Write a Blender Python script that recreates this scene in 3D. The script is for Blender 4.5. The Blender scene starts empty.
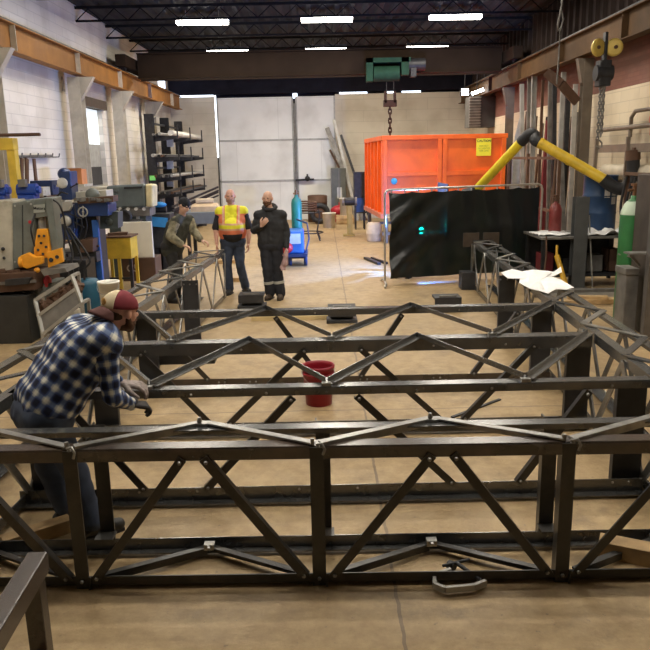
import bpy, math, random
from mathutils import Vector, Matrix, noise
V=Vector
PI=math.pi
SC=bpy.context.scene
COL=SC.collection
rnd=random.Random(7)
# ---------------- camera ----------------
F=720.0; PITCH=math.radians(13.06); ROLL=math.radians(1.2); H=2.3
cam_d=bpy.data.cameras.new('camera'); cam=bpy.data.objects.new('camera',cam_d); COL.objects.link(cam)
cam_d.sensor_width=36; cam_d.sensor_fit='HORIZONTAL'; cam_d.lens=36*F/650.0; cam_d.clip_start=.05; cam_d.clip_end=200
f_=V((0,math.cos(PITCH),-math.sin(PITCH))); u0=V((0,math.sin(PITCH),math.cos(PITCH))); r0=V((1,0,0))
r_=r0*math.cos(ROLL)-u0*math.sin(ROLL); u_=u0*math.cos(ROLL)+r0*math.sin(ROLL)
cam.matrix_world=Matrix(((r_.x,u_.x,-f_.x,0),(r_.y,u_.y,-f_.y,0),(r_.z,u_.z,-f_.z,H),(0,0,0,1)))
SC.camera=cam
def ray(x,y): return f_+r_*((x-325)/F)-u_*((y-325)/F)
def fl(x,y,z=0.0):
    d=ray(x,y); return V((0,0,H))+d*((z-H)/d.z)
def at(x,y,Y):
    d=ray(x,y); return V((0,0,H))+d*(Y/d.y)
def atx(x,y,X):
    d=ray(x,y); return V((0,0,H))+d*(X/d.x)
# ---------------- materials ----------------
MATS={}
def mat(name,col,rough=.6,metal=0.0,var=.15,scale=8,bump=0.0,spec=.5,coord='Object',dirt=None,dirt_amt=0,emit=None,es=0,ior=None):
    if name in MATS: return MATS[name]
    m=bpy.data.materials.new(name); m.use_nodes=True; nt=m.node_tree; N=nt.nodes; L=nt.links
    b=N['Principled BSDF']; b.inputs['Roughness'].default_value=rough; b.inputs['Metallic'].default_value=metal
    b.inputs['Specular IOR Level'].default_value=spec
    if ior: b.inputs['IOR'].default_value=ior
    tc=N.new('ShaderNodeTexCoord')
    nz=N.new('ShaderNodeTexNoise'); nz.inputs['Scale'].default_value=scale; nz.inputs['Detail'].default_value=5
    L.new(tc.outputs[coord],nz.inputs['Vector'])
    rp=N.new('ShaderNodeValToRGB'); e=rp.color_ramp.elements
    e[0].position=.3; e[1].position=.7
    e[0].color=[max(0,c*(1-var)) for c in col]+[1]; e[1].color=[min(1,c*(1+var)) for c in col]+[1]
    L.new(nz.outputs['Fac'],rp.inputs['Fac']); out=rp.outputs['Color']
    if dirt:
        n2=N.new('ShaderNodeTexNoise'); n2.inputs['Scale'].default_value=scale*.37; n2.inputs['Detail'].default_value=8
        n2.inputs['Roughness'].default_value=.7; L.new(tc.outputs[coord],n2.inputs['Vector'])
        r2=N.new('ShaderNodeValToRGB'); r2.color_ramp.elements[0].position=.5; r2.color_ramp.elements[1].position=.68
        r2.color_ramp.elements[0].color=(0,0,0,1); r2.color_ramp.elements[1].color=(dirt_amt,)*3+(1,)
        L.new(n2.outputs['Fac'],r2.inputs['Fac'])
        mx=N.new('ShaderNodeMixRGB'); mx.inputs['Color2'].default_value=list(dirt)+[1]
        L.new(r2.outputs['Color'],mx.inputs['Fac']); L.new(out,mx.inputs['Color1']); out=mx.outputs['Color']
    L.new(out,b.inputs['Base Color'])
    if bump:
        bp=N.new('ShaderNodeBump'); bp.inputs['Strength'].default_value=bump; bp.inputs['Distance'].default_value=.02
        L.new(nz.outputs['Fac'],bp.inputs['Height']); L.new(bp.outputs['Normal'],b.inputs['Normal'])
    if emit:
        b.inputs['Emission Color'].default_value=list(emit)+[1]; b.inputs['Emission Strength'].default_value=es
    MATS[name]=m; return m
def M_steel(): return mat('raw steel',(.055,.057,.058),.25,.0,.2,9,.02,ior=2.15,dirt=(.09,.075,.06),dirt_amt=.5)
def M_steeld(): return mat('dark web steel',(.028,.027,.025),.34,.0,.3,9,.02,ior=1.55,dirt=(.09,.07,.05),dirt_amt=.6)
def M_steelb(): return mat('brown mill scale steel',(.045,.033,.026),.27,.0,.2,7,.02,ior=1.85,dirt=(.12,.07,.04),dirt_amt=.5)
def M_bright(): return mat('ground bright steel',(.33,.325,.31),.36,.8,.2,14)
def M_dark(): return mat('dark oiled steel',(.035,.035,.038),.5,.4,.3,10)
def M_blk(): return mat('black rubber',(.015,.015,.017),.6,0,.2,10)
def floor_mat():
    m=bpy.data.materials.new('shop floor concrete'); m.use_nodes=True; nt=m.node_tree; N=nt.nodes; L=nt.links
    b=N['Principled BSDF']; b.inputs['Roughness'].default_value=.55
    geo=N.new('ShaderNodeNewGeometry'); P=geo.outputs['Position']
    def nz(s,d,r=.6):
        n=N.new('ShaderNodeTexNoise'); n.inputs['Scale'].default_value=s; n.inputs['Detail'].default_value=d; n.inputs['Roughness'].default_value=r
        L.new(P,n.inputs['Vector']); return n.outputs['Fac']
    def ramp(i,*st):
        r=N.new('ShaderNodeValToRGB'); e=r.color_ramp.elements
        while len(e)<len(st): e.new(.5)
        for k,(p,c) in enumerate(st): e[k].position=p; e[k].color=tuple(c)+(1,)
        L.new(i,r.inputs['Fac']); return r.outputs['Color']
    def mix(f,a,bb,t='MIX'):
        x=N.new('ShaderNodeMixRGB'); x.blend_type=t
        for s,v in ((x.inputs['Fac'],f),(x.inputs['Color1'],a),(x.inputs['Color2'],bb)):
            if isinstance(v,(int,float)): s.default_value=v
            elif isinstance(v,tuple): s.default_value=v
            else: L.new(v,s)
        return x.outputs['Color']
    base=ramp(nz(.8,6),(.3,(.32,.215,.105)),(.7,(.44,.31,.155)))
    base=mix(.5,base,ramp(nz(7,8,.75),(.35,(.25,.165,.08)),(.62,(.50,.37,.20))))
    # oil stains with shapes of their own
    st=ramp(nz(1.7,9,.72),(.55,(0,0,0)),(.72,(.8,.8,.8)))
    base=mix(st,base,(.16,.115,.07,1))
    sp=ramp(nz(22,3,.6),(.66,(0,0,0)),(.72,(.6,.6,.6)))
    base=mix(sp,base,(.15,.11,.075,1))
    # control joints
    sx=N.new('ShaderNodeSeparateXYZ'); L.new(P,sx.inputs['Vector'])
    wob=nz(3,3)
    def line(sock,off,period,w):
        a=N.new('ShaderNodeMath'); a.operation='ADD'; L.new(sock,a.inputs[0]); a.inputs[1].default_value=-off
        w1=N.new('ShaderNodeMath'); w1.operation='MULTIPLY_ADD'; L.new(wob,w1.inputs[0]); w1.inputs[1].default_value=.05; L.new(a.outputs[0],w1.inputs[2])
        q=N.new('ShaderNodeMath'); q.operation='WRAP'; L.new(w1.outputs[0],q.inputs[0]); q.inputs[1].default_value=-period/2; q.inputs[2].default_value=period/2
        ab=N.new('ShaderNodeMath'); ab.operation='ABSOLUTE'; L.new(q.outputs[0],ab.inputs[0])
        lt=N.new('ShaderNodeMath'); lt.operation='LESS_THAN'; L.new(ab.outputs[0],lt.inputs[0]); lt.inputs[1].default_value=w
        return lt.outputs[0]
    l1=line(sx.outputs['X'],.38,4.6,.010); l2=line(sx.outputs['Y'],15.2,4.4,.010)
    mx=N.new('ShaderNodeMath'); mx.operation='MAXIMUM'; L.new(l1,mx.inputs[0]); L.new(l2,mx.inputs[1])
    ms=N.new('ShaderNodeMath'); ms.operation='MULTIPLY'; L.new(mx.outputs[0],ms.inputs[0]); ms.inputs[1].default_value=.7
    base=mix(ms.outputs[0],base,(.13,.09,.06,1))
    L.new(base,b.inputs['Base Color'])
    rr=N.new('ShaderNodeMapRange'); L.new(nz(2.2,6),rr.inputs['Value']); rr.inputs['To Min'].default_value=.38; rr.inputs['To Max'].default_value=.7
    L.new(rr.outputs[0],b.inputs['Roughness'])
    bp=N.new('ShaderNodeBump'); bp.inputs['Strength'].default_value=.25; bp.inputs['Distance'].default_value=.01; L.new(nz(30,6),bp.inputs['Height']); L.new(bp.outputs['Normal'],b.inputs['Normal'])
    return m
def block_mat(name,c1,c2,axis,dirt=(.35,.3,.22),bw=.8,rh=.2):
    # painted block wall; axis 'x' = wall runs along X, 'y' = along Y
    m=bpy.data.materials.new(name); m.use_nodes=True; nt=m.node_tree; N=nt.nodes; L=nt.links
    b=N['Principled BSDF']; b.inputs['Roughness'].default_value=.75
    geo=N.new('ShaderNodeNewGeometry'); sx=N.new('ShaderNodeSeparateXYZ'); L.new(geo.outputs['Position'],sx.inputs[0])
    cb=N.new('ShaderNodeCombineXYZ'); L.new(sx.outputs['X' if axis=='x' else 'Y'],cb.inputs[0]); L.new(sx.outputs['Z'],cb.inputs[1])
    br=N.new('ShaderNodeTexBrick'); br.inputs['Scale'].default_value=1; br.inputs['Brick Width'].default_value=bw; br.inputs['Row Height'].default_value=rh
    br.inputs['Mortar Size'].default_value=.008; br.inputs['Color1'].default_value=c1+(1,); br.inputs['Color2'].default_value=c2+(1,)
    br.inputs['Mortar'].default_value=tuple(c*.78 for c in c1)+(1,); L.new(cb.outputs[0],br.inputs['Vector'])
    nz=N.new('ShaderNodeTexNoise'); nz.inputs['Scale'].default_value=1.1; nz.inputs['Detail'].default_value=8; L.new(geo.outputs['Position'],nz.inputs['Vector'])
    rp=N.new('ShaderNodeValToRGB'); rp.color_ramp.elements[0].position=.45; rp.color_ramp.elements[1].position=.75
    rp.color_ramp.elements[0].color=(0,0,0,1); rp.color_ramp.elements[1].color=(.45,.45,.45,1); L.new(nz.outputs['Fac'],rp.inputs['Fac'])
    mx=N.new('ShaderNodeMixRGB'); mx.inputs['Color2'].default_value=dirt+(1,); L.new(rp.outputs['Color'],mx.inputs['Fac']); L.new(br.outputs['Color'],mx.inputs['Color1'])
    L.new(mx.outputs['Color'],b.inputs['Base Color'])
    bp=N.new('ShaderNodeBump'); bp.inputs['Strength'].default_value=.3; bp.inputs['Distance'].default_value=.01; bp.invert=True
    L.new(br.outputs['Fac'],bp.inputs['Height']); L.new(bp.outputs['Normal'],b.inputs['Normal'])
    return m
# ---------------- mesh builder ----------------
def smooth_pts(pts,n=6):
    pts=[V(p) for p in pts]; P=[pts[0]*2-pts[1]]+pts+[pts[-1]*2-pts[-2]]; out=[]
    for i in range(1,len(P)-2):
        for k in range(n):
            t=k/n; a,b,c,d=P[i-1],P[i],P[i+1],P[i+2]
            out.append(.5*((2*b)+(c-a)*t+(2*a-5*b+4*c-d)*t*t+(3*b-a-3*c+d)*t*t*t))
    return out+[pts[-1]]
class MB:
    def __init__(s): s.v=[]; s.f=[]; s.sm=[]; s.uv=None; s.mi=[]; s.cur=0
    def add(s,vs,fs,smooth=False):
        o=len(s.v); s.v+=[V(p) for p in vs]; s.f+=[tuple(i+o for i in f) for f in fs]; s.sm+=[smooth]*len(fs); s.mi+=[s.cur]*len(fs); return s
    def box(s,x0,x1,y0,y1,z0,z1):
        vs=[(x,y,z) for z in (z0,z1) for y in (y0,y1) for x in (x0,x1)]
        return s.add(vs,[(0,2,3,1),(4,5,7,6),(0,1,5,4),(2,6,7,3),(0,4,6,2),(1,3,7,5)])
    def obox(s,c,sz,rz=0,rx=0,ry=0):
        R=Matrix.Rotation(rz,3,'Z')@Matrix.Rotation(ry,3,'Y')@Matrix.Rotation(rx,3,'X'); c=V(c)
        vs=[c+R@V((x*sz[0]/2,y*sz[1]/2,z*sz[2]/2)) for z in (-1,1) for y in (-1,1) for x in (-1,1)]
        return s.add(vs,[(0,2,3,1),(4,5,7,6),(0,1,5,4),(2,6,7,3),(0,4,6,2),(1,3,7,5)])
    def frame(s,p0,p1,up):
        d=(V(p1)-V(p0)).normalized(); up=V(up)
        if abs(d.dot(up.normalized()))>.98: up=V((0,1,0)) if abs(d.y)<.9 else V((1,0,0))
        a=d.cross(up).normalized(); b=a.cross(d).normalized(); return d,a,b
    def prof(s,p0,p1,pts,up=(0,0,1)):
        # closed 2D polygon (a = right of travel, b = up) swept from p0 to p1
        p0=V(p0);p1=V(p1); d,a,b=s.frame(p0,p1,up); n=len(pts)
        vs=[p0+a*x+b*y for x,y in pts]+[p1+a*x+b*y for x,y in pts]
        fs=[(i,(i+1)%n,n+(i+1)%n,n+i) for i in range(n)]+[tuple(range(n-1,-1,-1)),tuple(range(n,2*n))]
        return s.add(vs,fs)
    def bar(s,p0,p1,w,h,up=(0,0,1)): return s.prof(p0,p1,[(-w/2,-h/2),(w/2,-h/2),(w/2,h/2),(-w/2,h/2)],up)
    def ang(s,p0,p1,w,h,t=.007,sx=1,sy=-1,up=(0,0,1)):
        # L section with its corner on the line: leg w along a*sx, leg h along b*sy
        P=[(0,0),(w*sx,0),(w*sx,t*sy),(t*sx,t*sy),(t*sx,h*sy),(0,h*sy)]
        if sx*sy<0: P=P[::-1]
        return s.prof(p0,p1,P,up)
    def chan(s,p0,p1,w,d,t=.008,up=(0,0,1),sg=1):
        # channel: web width w (along a), flanges depth d along b*sg
        P=[(-w/2,0),(w/2,0),(w/2,d*sg),(w/2-t,d*sg),(w/2-t,t*sg),(-w/2+t,t*sg),(-w/2+t,d*sg),(-w/2,d*sg)]
        if sg<0: P=P[::-1]
        return s.prof(p0,p1,P,up)
    def ibeam(s,p0,p1,w,h,t=.012,up=(0,0,1)):
        P=[(-w/2,-h/2),(w/2,-h/2),(w/2,-h/2+t),(t/2,-h/2+t),(t/2,h/2-t),(w/2,h/2-t),(w/2,h/2),(-w/2,h/2),(-w/2,h/2-t),(-t/2,h/2-t),(-t/2,-h/2+t),(-w/2,-h/2+t)]
        return s.prof(p0,p1,P,up)
    def tube(s,pts,r,seg=10,caps=True):
        pts=[V(p) for p in pts]; n=len(pts); rs=r if isinstance(r,(list,tuple)) else [r]*n
        vs=[];fs=[]; pa=None
        for i,p in enumerate(pts):
            d=((pts[min(i+1,n-1)]-p).normalized()+(p-pts[max(i-1,0)]).normalized())
            if d.length<1e-6: d=pts[min(i+1,n-1)]-pts[max(i-1,0)]
            d.normalize()
            if pa is None:
                up=V((0,0,1)) if abs(d.z)<.9 else V((1,0,0)); pa=d.cross(up).normalized()
            a=(pa-d*pa.dot(d)).normalized(); b=d.cross(a); pa=a
            for k in range(seg):
                t=2*PI*k/seg; vs.append(p+(a*math.cos(t)+b*math.sin(t))*rs[i])
        for i in range(n-1):
            for k in range(seg): fs.append((i*seg+k,i*seg+(k+1)%seg,(i+1)*seg+(k+1)%seg,(i+1)*seg+k))
        s.add(vs,fs,True)
        if caps: s.add(vs[:seg],[tuple(range(seg-1,-1,-1))]); s.add(vs[-seg:],[tuple(range(seg))])
        return s
    def cyl(s,p0,p1,r0,r1=None,seg=16): return s.tube([p0,p1],[r0,r0 if r1 is None else r1],seg)
    def lathe(s,c,prof,seg=24,axis=(0,0,1)):
        c=V(c); d=V(axis).normalized(); up=V((0,0,1)) if abs(d.z)<.9 else V((1,0,0)); a=d.cross(up).normalized(); b=d.cross(a)
        vs=[];fs=[];n=len(prof)
        for r,z in prof:
            for k in range(seg):
                t=2*PI*k/seg; vs.append(c+d*z+(a*math.cos(t)+b*math.sin(t))*max(r,1e-4))
        for i in range(n-1):
            for k in range(seg): fs.append((i*seg+k,i*seg+(k+1)%seg,(i+1)*seg+(k+1)%seg,(i+1)*seg+k))
        return s.add(vs,fs,True)
    def sph(s,c,r,seg=12,rings=8,R=None):
        c=V(c); r=r if isinstance(r,(list,tuple)) else (r,r,r); vs=[];fs=[]
        for i in range(rings+1):
            p=PI*i/rings
            for k in range(seg):
                t=2*PI*k/seg; q=V((r[0]*math.sin(p)*math.cos(t),r[1]*math.sin(p)*math.sin(t),r[2]*math.cos(p)))
                vs.append(c+(R@q if R else q))
        for i in range(rings):
            for k in range(seg): fs.append((i*seg+k,(i+1)*seg+k,(i+1)*seg+(k+1)%seg,i*seg+(k+1)%seg))
        return s.add(vs,fs,True)
    def ext(s,poly,d):
        d=V(d); n=len(poly); vs=[V(p) for p in poly]; vs+=[p+d for p in vs]
        return s.add(vs,[(i,(i+1)%n,n+(i+1)%n,n+i) for i in range(n)]+[tuple(range(n-1,-1,-1)),tuple(range(n,2*n))])
    def bolt(s,p,d,r=.014,h=.012):
        p=V(p); d=V(d).normalized(); s.tube([p,p+d*h*.4,p+d*h],[r*1.25,r*1.25,r*.8],6); return s
def wmat(o):
    m=Matrix.Translation(o.location)@o.rotation_euler.to_matrix().to_4x4()
    return (wmat(o.parent)@m) if o.parent else m
def fixnormals(me):
    import bmesh
    bm=bmesh.new(); bm.from_mesh(me); bmesh.ops.recalc_face_normals(bm,faces=bm.faces); bm.to_mesh(me); bm.free()
def part(name,mb,m,parent=None,label=None,bevel=0,origin=None,clean=True):
    """mesh from world-space geometry; parent keeps its place"""
    me=bpy.data.meshes.new(name)
    org=wmat(parent) if parent else Matrix.Translation(V(origin) if origin is not None else V((0,0,0)))
    inv=org.inverted()
    me.from_pydata([tuple(inv@p) for p in mb.v],[],mb.f)
    me.polygons.foreach_set('use_smooth',mb.sm); 
    ms=m if isinstance(m,(list,tuple)) else [m]
    for x in ms: me.materials.append(x)
    if len(ms)>1: me.polygons.foreach_set('material_index',mb.mi)
    if clean: fixnormals(me)
    o=bpy.data.objects.new(name,me); COL.objects.link(o)
    if parent: o.parent=parent
    elif origin is not None: o.location=V(origin)
    if bevel:
        b=o.modifiers.new('bevel','BEVEL'); b.width=bevel; b.segments=2; b.limit_method='ANGLE'; b.angle_limit=.7
    if label: o['label']=label
    return o
def thing(name,label,cat,loc=(0,0,0),rz=0,group=None):
    o=bpy.data.objects.new(name,None); o.empty_display_size=.1; COL.objects.link(o); o.location=V(loc); o.rotation_euler=(0,0,rz)
    o['label']=label; o['category']=cat
    if group: o['group']=group
    return o
def solo(name,mb,m,label,cat,origin,group=None,bevel=0):
    o=part(name,mb,m,None,None,bevel,origin); o['label']=label; o['category']=cat
    if group: o['group']=group
    return o
def struct(name,mb,m,bevel=0):
    o=part(name,mb,m,None,None,bevel); o['kind']='structure'; return o
def dup(root,loc,rz=0,label=None,group=None):
    r=root.copy(); COL.objects.link(r); r.location=V(loc); r.rotation_euler=(0,0,rz)
    if label: r['label']=label
    if group: r['group']=group
    for ch in list(root.children):
        c=ch.copy(); COL.objects.link(c); c.parent=r
        for g in list(ch.children):
            d=g.copy(); COL.objects.link(d); d.parent=c
    return r
def text(name,body,size,p,xdir,updir,m,parent,depth=.002,bold=False):
    cu=bpy.data.curves.new(name,'FONT'); cu.body=body; cu.size=size; cu.extrude=depth; cu.align_x='CENTER'; cu.align_y='CENTER'
    if bold: cu.offset=size*.02
    o=bpy.data.objects.new(name,cu); COL.objects.link(o)
    bpy.context.view_layer.update(); dg=bpy.context.evaluated_depsgraph_get()
    me=bpy.data.meshes.new_from_object(o.evaluated_get(dg)); bpy.data.objects.remove(o)
    x=V(xdir).normalized(); y=V(updir).normalized(); z=x.cross(y)
    W=Matrix(((x.x,y.x,z.x,p[0]),(x.y,y.y,z.y,p[1]),(x.z,y.z,z.z,p[2]),(0,0,0,1)))
    me.transform(wmat(parent).inverted()@W if parent else W); me.materials.clear(); me.materials.append(m)
    ob=bpy.data.objects.new(name,me); COL.objects.link(ob)
    if parent: ob.parent=parent
    return ob
# ================= SETTING =================
XL,XR,YB,YF,ZC=-5.6,5.6,28.0,-3.0,5.75
struct('floor',MB().box(XL-.3,XR+.3,YF-.3,YB+.3,-.2,0),floor_mat())
M_deck=mat('dark painted roof deck',(.014,.014,.017),.95,0,.3,3)
mb=MB(); mb.box(XL-.3,XR+.3,YF-.3,YB+.3,ZC+.12,ZC+.3)
x=XL
while x<XR:      # trapezoidal deck ribs running along the room
    mb.ext([(x,YF,ZC+.12),(x+.05,YF,ZC+.06),(x+.15,YF,ZC+.06),(x+.2,YF,ZC+.12)],(0,YB-YF,0)); x+=.35
struct('ceiling',mb,M_deck)
M_joist=mat('dark roof joist',(.014,.014,.017),.9,.0,.3,4,spec=.1)
mb=MB()
y=1.0
while y<YB-.5:
    mb.box(XL,XR,y-.03,y+.03,ZC-.0,ZC+.06); mb.box(XL,XR,y-.03,y+.03,ZC-.28,ZC-.24)
    k=XL
    while k<XR-.3:
        mb.bar((k,y,ZC-.26),(k+.3,y,ZC),.02,.02); mb.bar((k+.3,y,ZC),(k+.6,y,ZC-.26),.02,.02); k+=.6
    y+=2.4
struct('trim_1',mb,M_joist)
# left wall : white painted block with a roll-up door opening
M_lw=block_mat('white painted block wall',(.78,.74,.66),(.72,.68,.60),'y')
mb=MB()
OY0,OY1,OZ=17.15,19.2,3.6      # opening between two columns
mb.box(XL-.2,XL,YF,OY0,0,ZC+.1); mb.box(XL-.2,XL,OY1,YB,0,ZC+.1); mb.box(XL-.2,XL,OY0,OY1,OZ,ZC+.1); mb.box(XL-.2,XL,OY0,OY1,0,1.7)
struct('wall_left',mb,M_lw)
M_rw=block_mat('cream painted block wall',(.70,.60,.44),(.64,.55,.40),'y',dirt=(.34,.24,.14))
struct('wall_right',MB().box(XR,XR+.2,YF,YB,0,3.45),M_rw)
M_rb=block_mat('red brick upper wall',(.20,.08,.055),(.16,.065,.045),'y',bw=.25,rh=.08,dirt=(.2,.13,.09))
struct('trim_2',MB().box(XR,XR+.2,YF,YB,3.45,4.25),M_rb)
M_cor=mat('dark brown corrugated siding',(.030,.020,.017),.8,.0,.3,2,spec=.15)
mb=MB(); mb.box(XR+.02,XR+.2,YF,YB,4.25,ZC+.1)
y=YF
while y<YB-.3:
    mb.ext([(XR+.02,y,4.25),(XR-.05,y+.05,4.25),(XR-.05,y+.15,4.25),(XR+.02,y+.2,4.25)],(0,0,ZC-4.2)); y+=.4
struct('trim_3',mb,M_cor)
# back wall
M_bw=block_mat('cream rear block wall',(.66,.62,.52),(.62,.58,.49),'x',dirt=(.3,.25,.17),bw=1.6,rh=.4)
WH=4.6
mb=MB(); mb.box(XL,-3.95,YB,YB+.2,0,WH); mb.box(.55,XR,YB,YB+.2,0,WH)
struct('wall_back',mb,M_bw)
M_soff=mat('dark navy header panel',(.014,.014,.022),.9,0,.2,3,spec=.1)
struct('trim_4',MB().box(XL,XR,YB-.15,YB+.2,WH+.07,ZC+.1),M_soff)
# daylight gap over the wall
M_sky=mat('daylight through gap',(1,1,1),emit=(.75,.85,1.0),es=3.5)
struct('window_1',MB().box(XL,-3.98,YB+.1,YB+.14,WH-.01,WH+.08).box(-3.95,-3.90,YB+.12,YB+.16,2.4,WH+.06),M_sky)
struct('window_2',MB().box(.72,1.75,YB+.1,YB+.14,WH,WH+.07).box(2.5,2.75,YB+.1,YB+.14,WH,WH+.07).box(3.05,3.75,YB+.1,YB+.14,WH,WH+.07),M_sky)
struct('trim_5',MB().box(XL,XR,YB+.18,YB+.25,WH-.2,WH+.3),M_soff)
# rear doors
M_door=block_mat('white panel door skin',(.84,.86,.86),(.80,.82,.82),'x',dirt=(.42,.42,.40),bw=3.2,rh=1.5)
for i,(a,b) in enumerate(((-3.88,-1.02),(-.94,1.0+.0-.45))):
    o=struct('door_%d'%(i+1),MB().box(a,b,YB+.02,YB+.1,0,WH-.05),M_door,.01)
    q=MB()
    for z in (1.5,3.0): q.box(a,b,YB-.01,YB+.02,z-.03,z+.03)
    q.box(a,a+.06,YB-.01,YB+.02,0,WH-.05); q.box(b-.06,b,YB-.01,YB+.02,0,WH-.05)
    part('door_rail',q,mat('grey door rail',(.42,.43,.42),.6),o)
t=part('lock_rod',MB().cyl((-.97,YB-.06,.1),(-.97,YB-.06,WH-.3),.045,seg=10).box(-1.06,-.88,YB-.1,YB,.7,1.1).box(-1.03,-.91,YB-.1,YB,1.55,1.8),mat('grey lock rod',(.22,.22,.21),.5,.4),o)
part('door_handle',MB().bar((-1.0,YB-.1,1.5),(-.3,YB-.12,1.52),.07,.07).sph((-.55,YB-.12,1.55),.1).cyl((-.55,YB-.12,1.5),(-.55,YB-.12,1.72),.03),M_dark(),o)
struct('window_3',MB().box(-1.02,-.86,YB+.1,YB+.14,WH-.1,WH+.12),M_sky)
struct('wall_front',MB().box(XL-.3,XR+.3,YF-.3,YF,0,ZC),mat('grey front wall',(.10,.09,.08),.8))
struct('window_5',MB().box(XL-.01,XL+.03,26.2,27.2,4.72,5.25),M_sky)
# left wall opening: pale pane above, grey shutter below
struct('window_4',MB().box(XL-.16,XL-.12,OY0,OY1,2.75,OZ),mat('frosted daylight pane',(.8,.85,.85),.4,emit=(.85,.93,.95),es=.75))
struct('door_3',MB().box(XL-.2,XL-.12,OY0,OY1,1.7,2.75),mat('grey shutter',(.33,.33,.29),.6))
struct('trim_6',MB().box(XL-.2,XL+.12,OY0-.1,OY1+.1,OZ,OZ+.22),mat('dark brown lintel',(.07,.05,.035),.6))
struct('trim_7',MB().box(XL-.13,XL-.1,18.1,OY1-.1,1.75,2.2),mat('dark opening',(.03,.03,.028),.8))
text('wall_number','2',.42,atx(63,85,XL+.004),(0,1,0),(0,0,1),mat('faded grey stencil paint',(.36,.36,.38),.8),bpy.data.objects['wall_left'],.002,True)
# ---------------- wall columns ----------------
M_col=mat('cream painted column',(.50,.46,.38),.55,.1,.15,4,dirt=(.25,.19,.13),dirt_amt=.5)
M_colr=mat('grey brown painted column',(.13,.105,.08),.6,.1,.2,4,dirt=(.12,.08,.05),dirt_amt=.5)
def column(X,Y,top,m,label,sg,brk):
    t=thing('wall_column',label,'column',(X,Y,0))
    part('shaft',MB().ibeam((X,Y,0),(X,Y,top),.26 if X<0 else .19,.30 if X<0 else .2,.016,up=(0,1,0)).box(X-.2,X+.2,Y-.2,Y+.2,0,.02),m,t)
    part('bracket',MB().ext([(X,Y-.08,top-.55),(X+sg*.12,Y-.08,top-.45),(X+sg*(.42 if X<0 else .22),Y-.08,top),(X-sg*.1,Y-.08,top)],(0,.16,0)),brk,t)
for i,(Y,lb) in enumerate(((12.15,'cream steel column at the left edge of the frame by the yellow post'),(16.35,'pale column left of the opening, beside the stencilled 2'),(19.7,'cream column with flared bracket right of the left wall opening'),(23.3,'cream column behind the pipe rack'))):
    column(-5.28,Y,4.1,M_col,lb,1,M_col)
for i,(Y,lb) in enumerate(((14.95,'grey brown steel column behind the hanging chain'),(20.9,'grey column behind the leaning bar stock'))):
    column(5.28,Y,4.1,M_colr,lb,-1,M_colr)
# ---------------- crane ----------------
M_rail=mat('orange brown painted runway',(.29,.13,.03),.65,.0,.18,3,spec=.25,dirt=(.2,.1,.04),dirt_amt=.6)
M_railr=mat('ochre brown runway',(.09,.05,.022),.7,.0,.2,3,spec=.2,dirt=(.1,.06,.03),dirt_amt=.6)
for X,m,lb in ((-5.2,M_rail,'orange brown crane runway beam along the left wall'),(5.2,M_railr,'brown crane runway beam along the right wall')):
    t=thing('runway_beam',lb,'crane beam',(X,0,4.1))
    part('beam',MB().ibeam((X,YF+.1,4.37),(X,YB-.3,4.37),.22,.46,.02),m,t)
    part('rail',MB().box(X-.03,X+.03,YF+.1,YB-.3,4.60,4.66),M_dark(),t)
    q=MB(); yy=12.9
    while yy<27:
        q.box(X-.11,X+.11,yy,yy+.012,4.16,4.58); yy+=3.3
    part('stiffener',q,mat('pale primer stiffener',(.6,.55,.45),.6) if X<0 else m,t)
M_gird=mat('brown crane girder',(.027,.017,.011),.8,.0,.15,2,spec=.1)
t=thing('bridge_crane','brown overhead bridge crane spanning the hall with a green hoist','crane',(0,21,4.66))
part('girder',MB().box(-5.0,5.0,20.9,21.2,4.56,5.16).box(-5.0,5.0,20.82,21.28,4.53,4.56).box(-5.0,5.0,20.82,21.28,5.16,5.19),M_gird,t)
for s in (-1,1): 
    e=part('end_truck',MB().box(s*5.2-.14,s*5.2+.14,19.9,22.3,4.74,5.05),M_gird,t,bevel=.02)
    for y_ in (20.2,22.0): part('wheel',MB().cyl((s*5.2-.05,y_,4.78),(s*5.2+.05,y_,4.78),.12),M_dark(),e)
M_hg=mat('dark green hoist paint',(.015,.05,.03),.7,.0,.2,5,spec=.2)
h0=at(388,72,20.7)
hx=h0.x
hb=part('hoist_trolley',MB().box(hx-.6,hx+.6,20.5,20.8,4.78,4.9).box(hx-.6,hx-.42,20.5,20.8,4.3,4.9).box(hx+.35,hx+.55,20.5,20.8,4.45,4.9).cyl((hx-.4,20.65,4.5),(hx+.3,20.65,4.5),.2),M_hg,t)
part('motor',MB().cyl((hx+.55,20.65,4.72),(hx+1.0,20.65,4.72),.17).box(hx+.6,hx+.75,20.5,20.8,4.4,4.62),M_dark(),hb)
part('festoon_rail',MB().bar((-4.9,20.75,4.46),(hx-.65,20.75,4.46),.03,.03).bar((hx+.6,20.75,4.46),(4.9,20.75,4.46),.03,.03),M_gird,t)
hk=at(390,101,20.7); kx=hk.x
q=MB().box(kx-.16,kx-.1,20.6,20.8,hk.z-.05,hk.z+.25).box(kx+.1,kx+.16,20.6,20.8,hk.z-.05,hk.z+.25).box(kx-.18,kx+.18,20.6,20.8,hk.z-.15,hk.z+.02)
k=part('hook_block',q,mat('rusty brown hook block',(.045,.022,.016),.8,.0,spec=.2),t)
part('hoist_rope',MB().cyl((kx-.1,20.65,hk.z),(kx-.1,20.65,4.5),.012,seg=6).cyl((kx+.1,20.65,hk.z),(kx+.1,20.65,4.5),.012,seg=6),M_dark(),k)
def chain(mb,x,y,z0,z1,L=.07,r=.009,w=.018):
    z=z0;i=0
    while z>z1:
        pts=[]
        for a in range(9):
            th=2*PI*a/8; dx=w*math.cos(th); dz=L*.55*math.sin(th)
            pts.append((x+(dx if i%2 else 0),y+(0 if i%2 else dx),z+dz))
        mb.tube(pts,r,5,False); z-=L*.78; i+=1
    return mb
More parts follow.
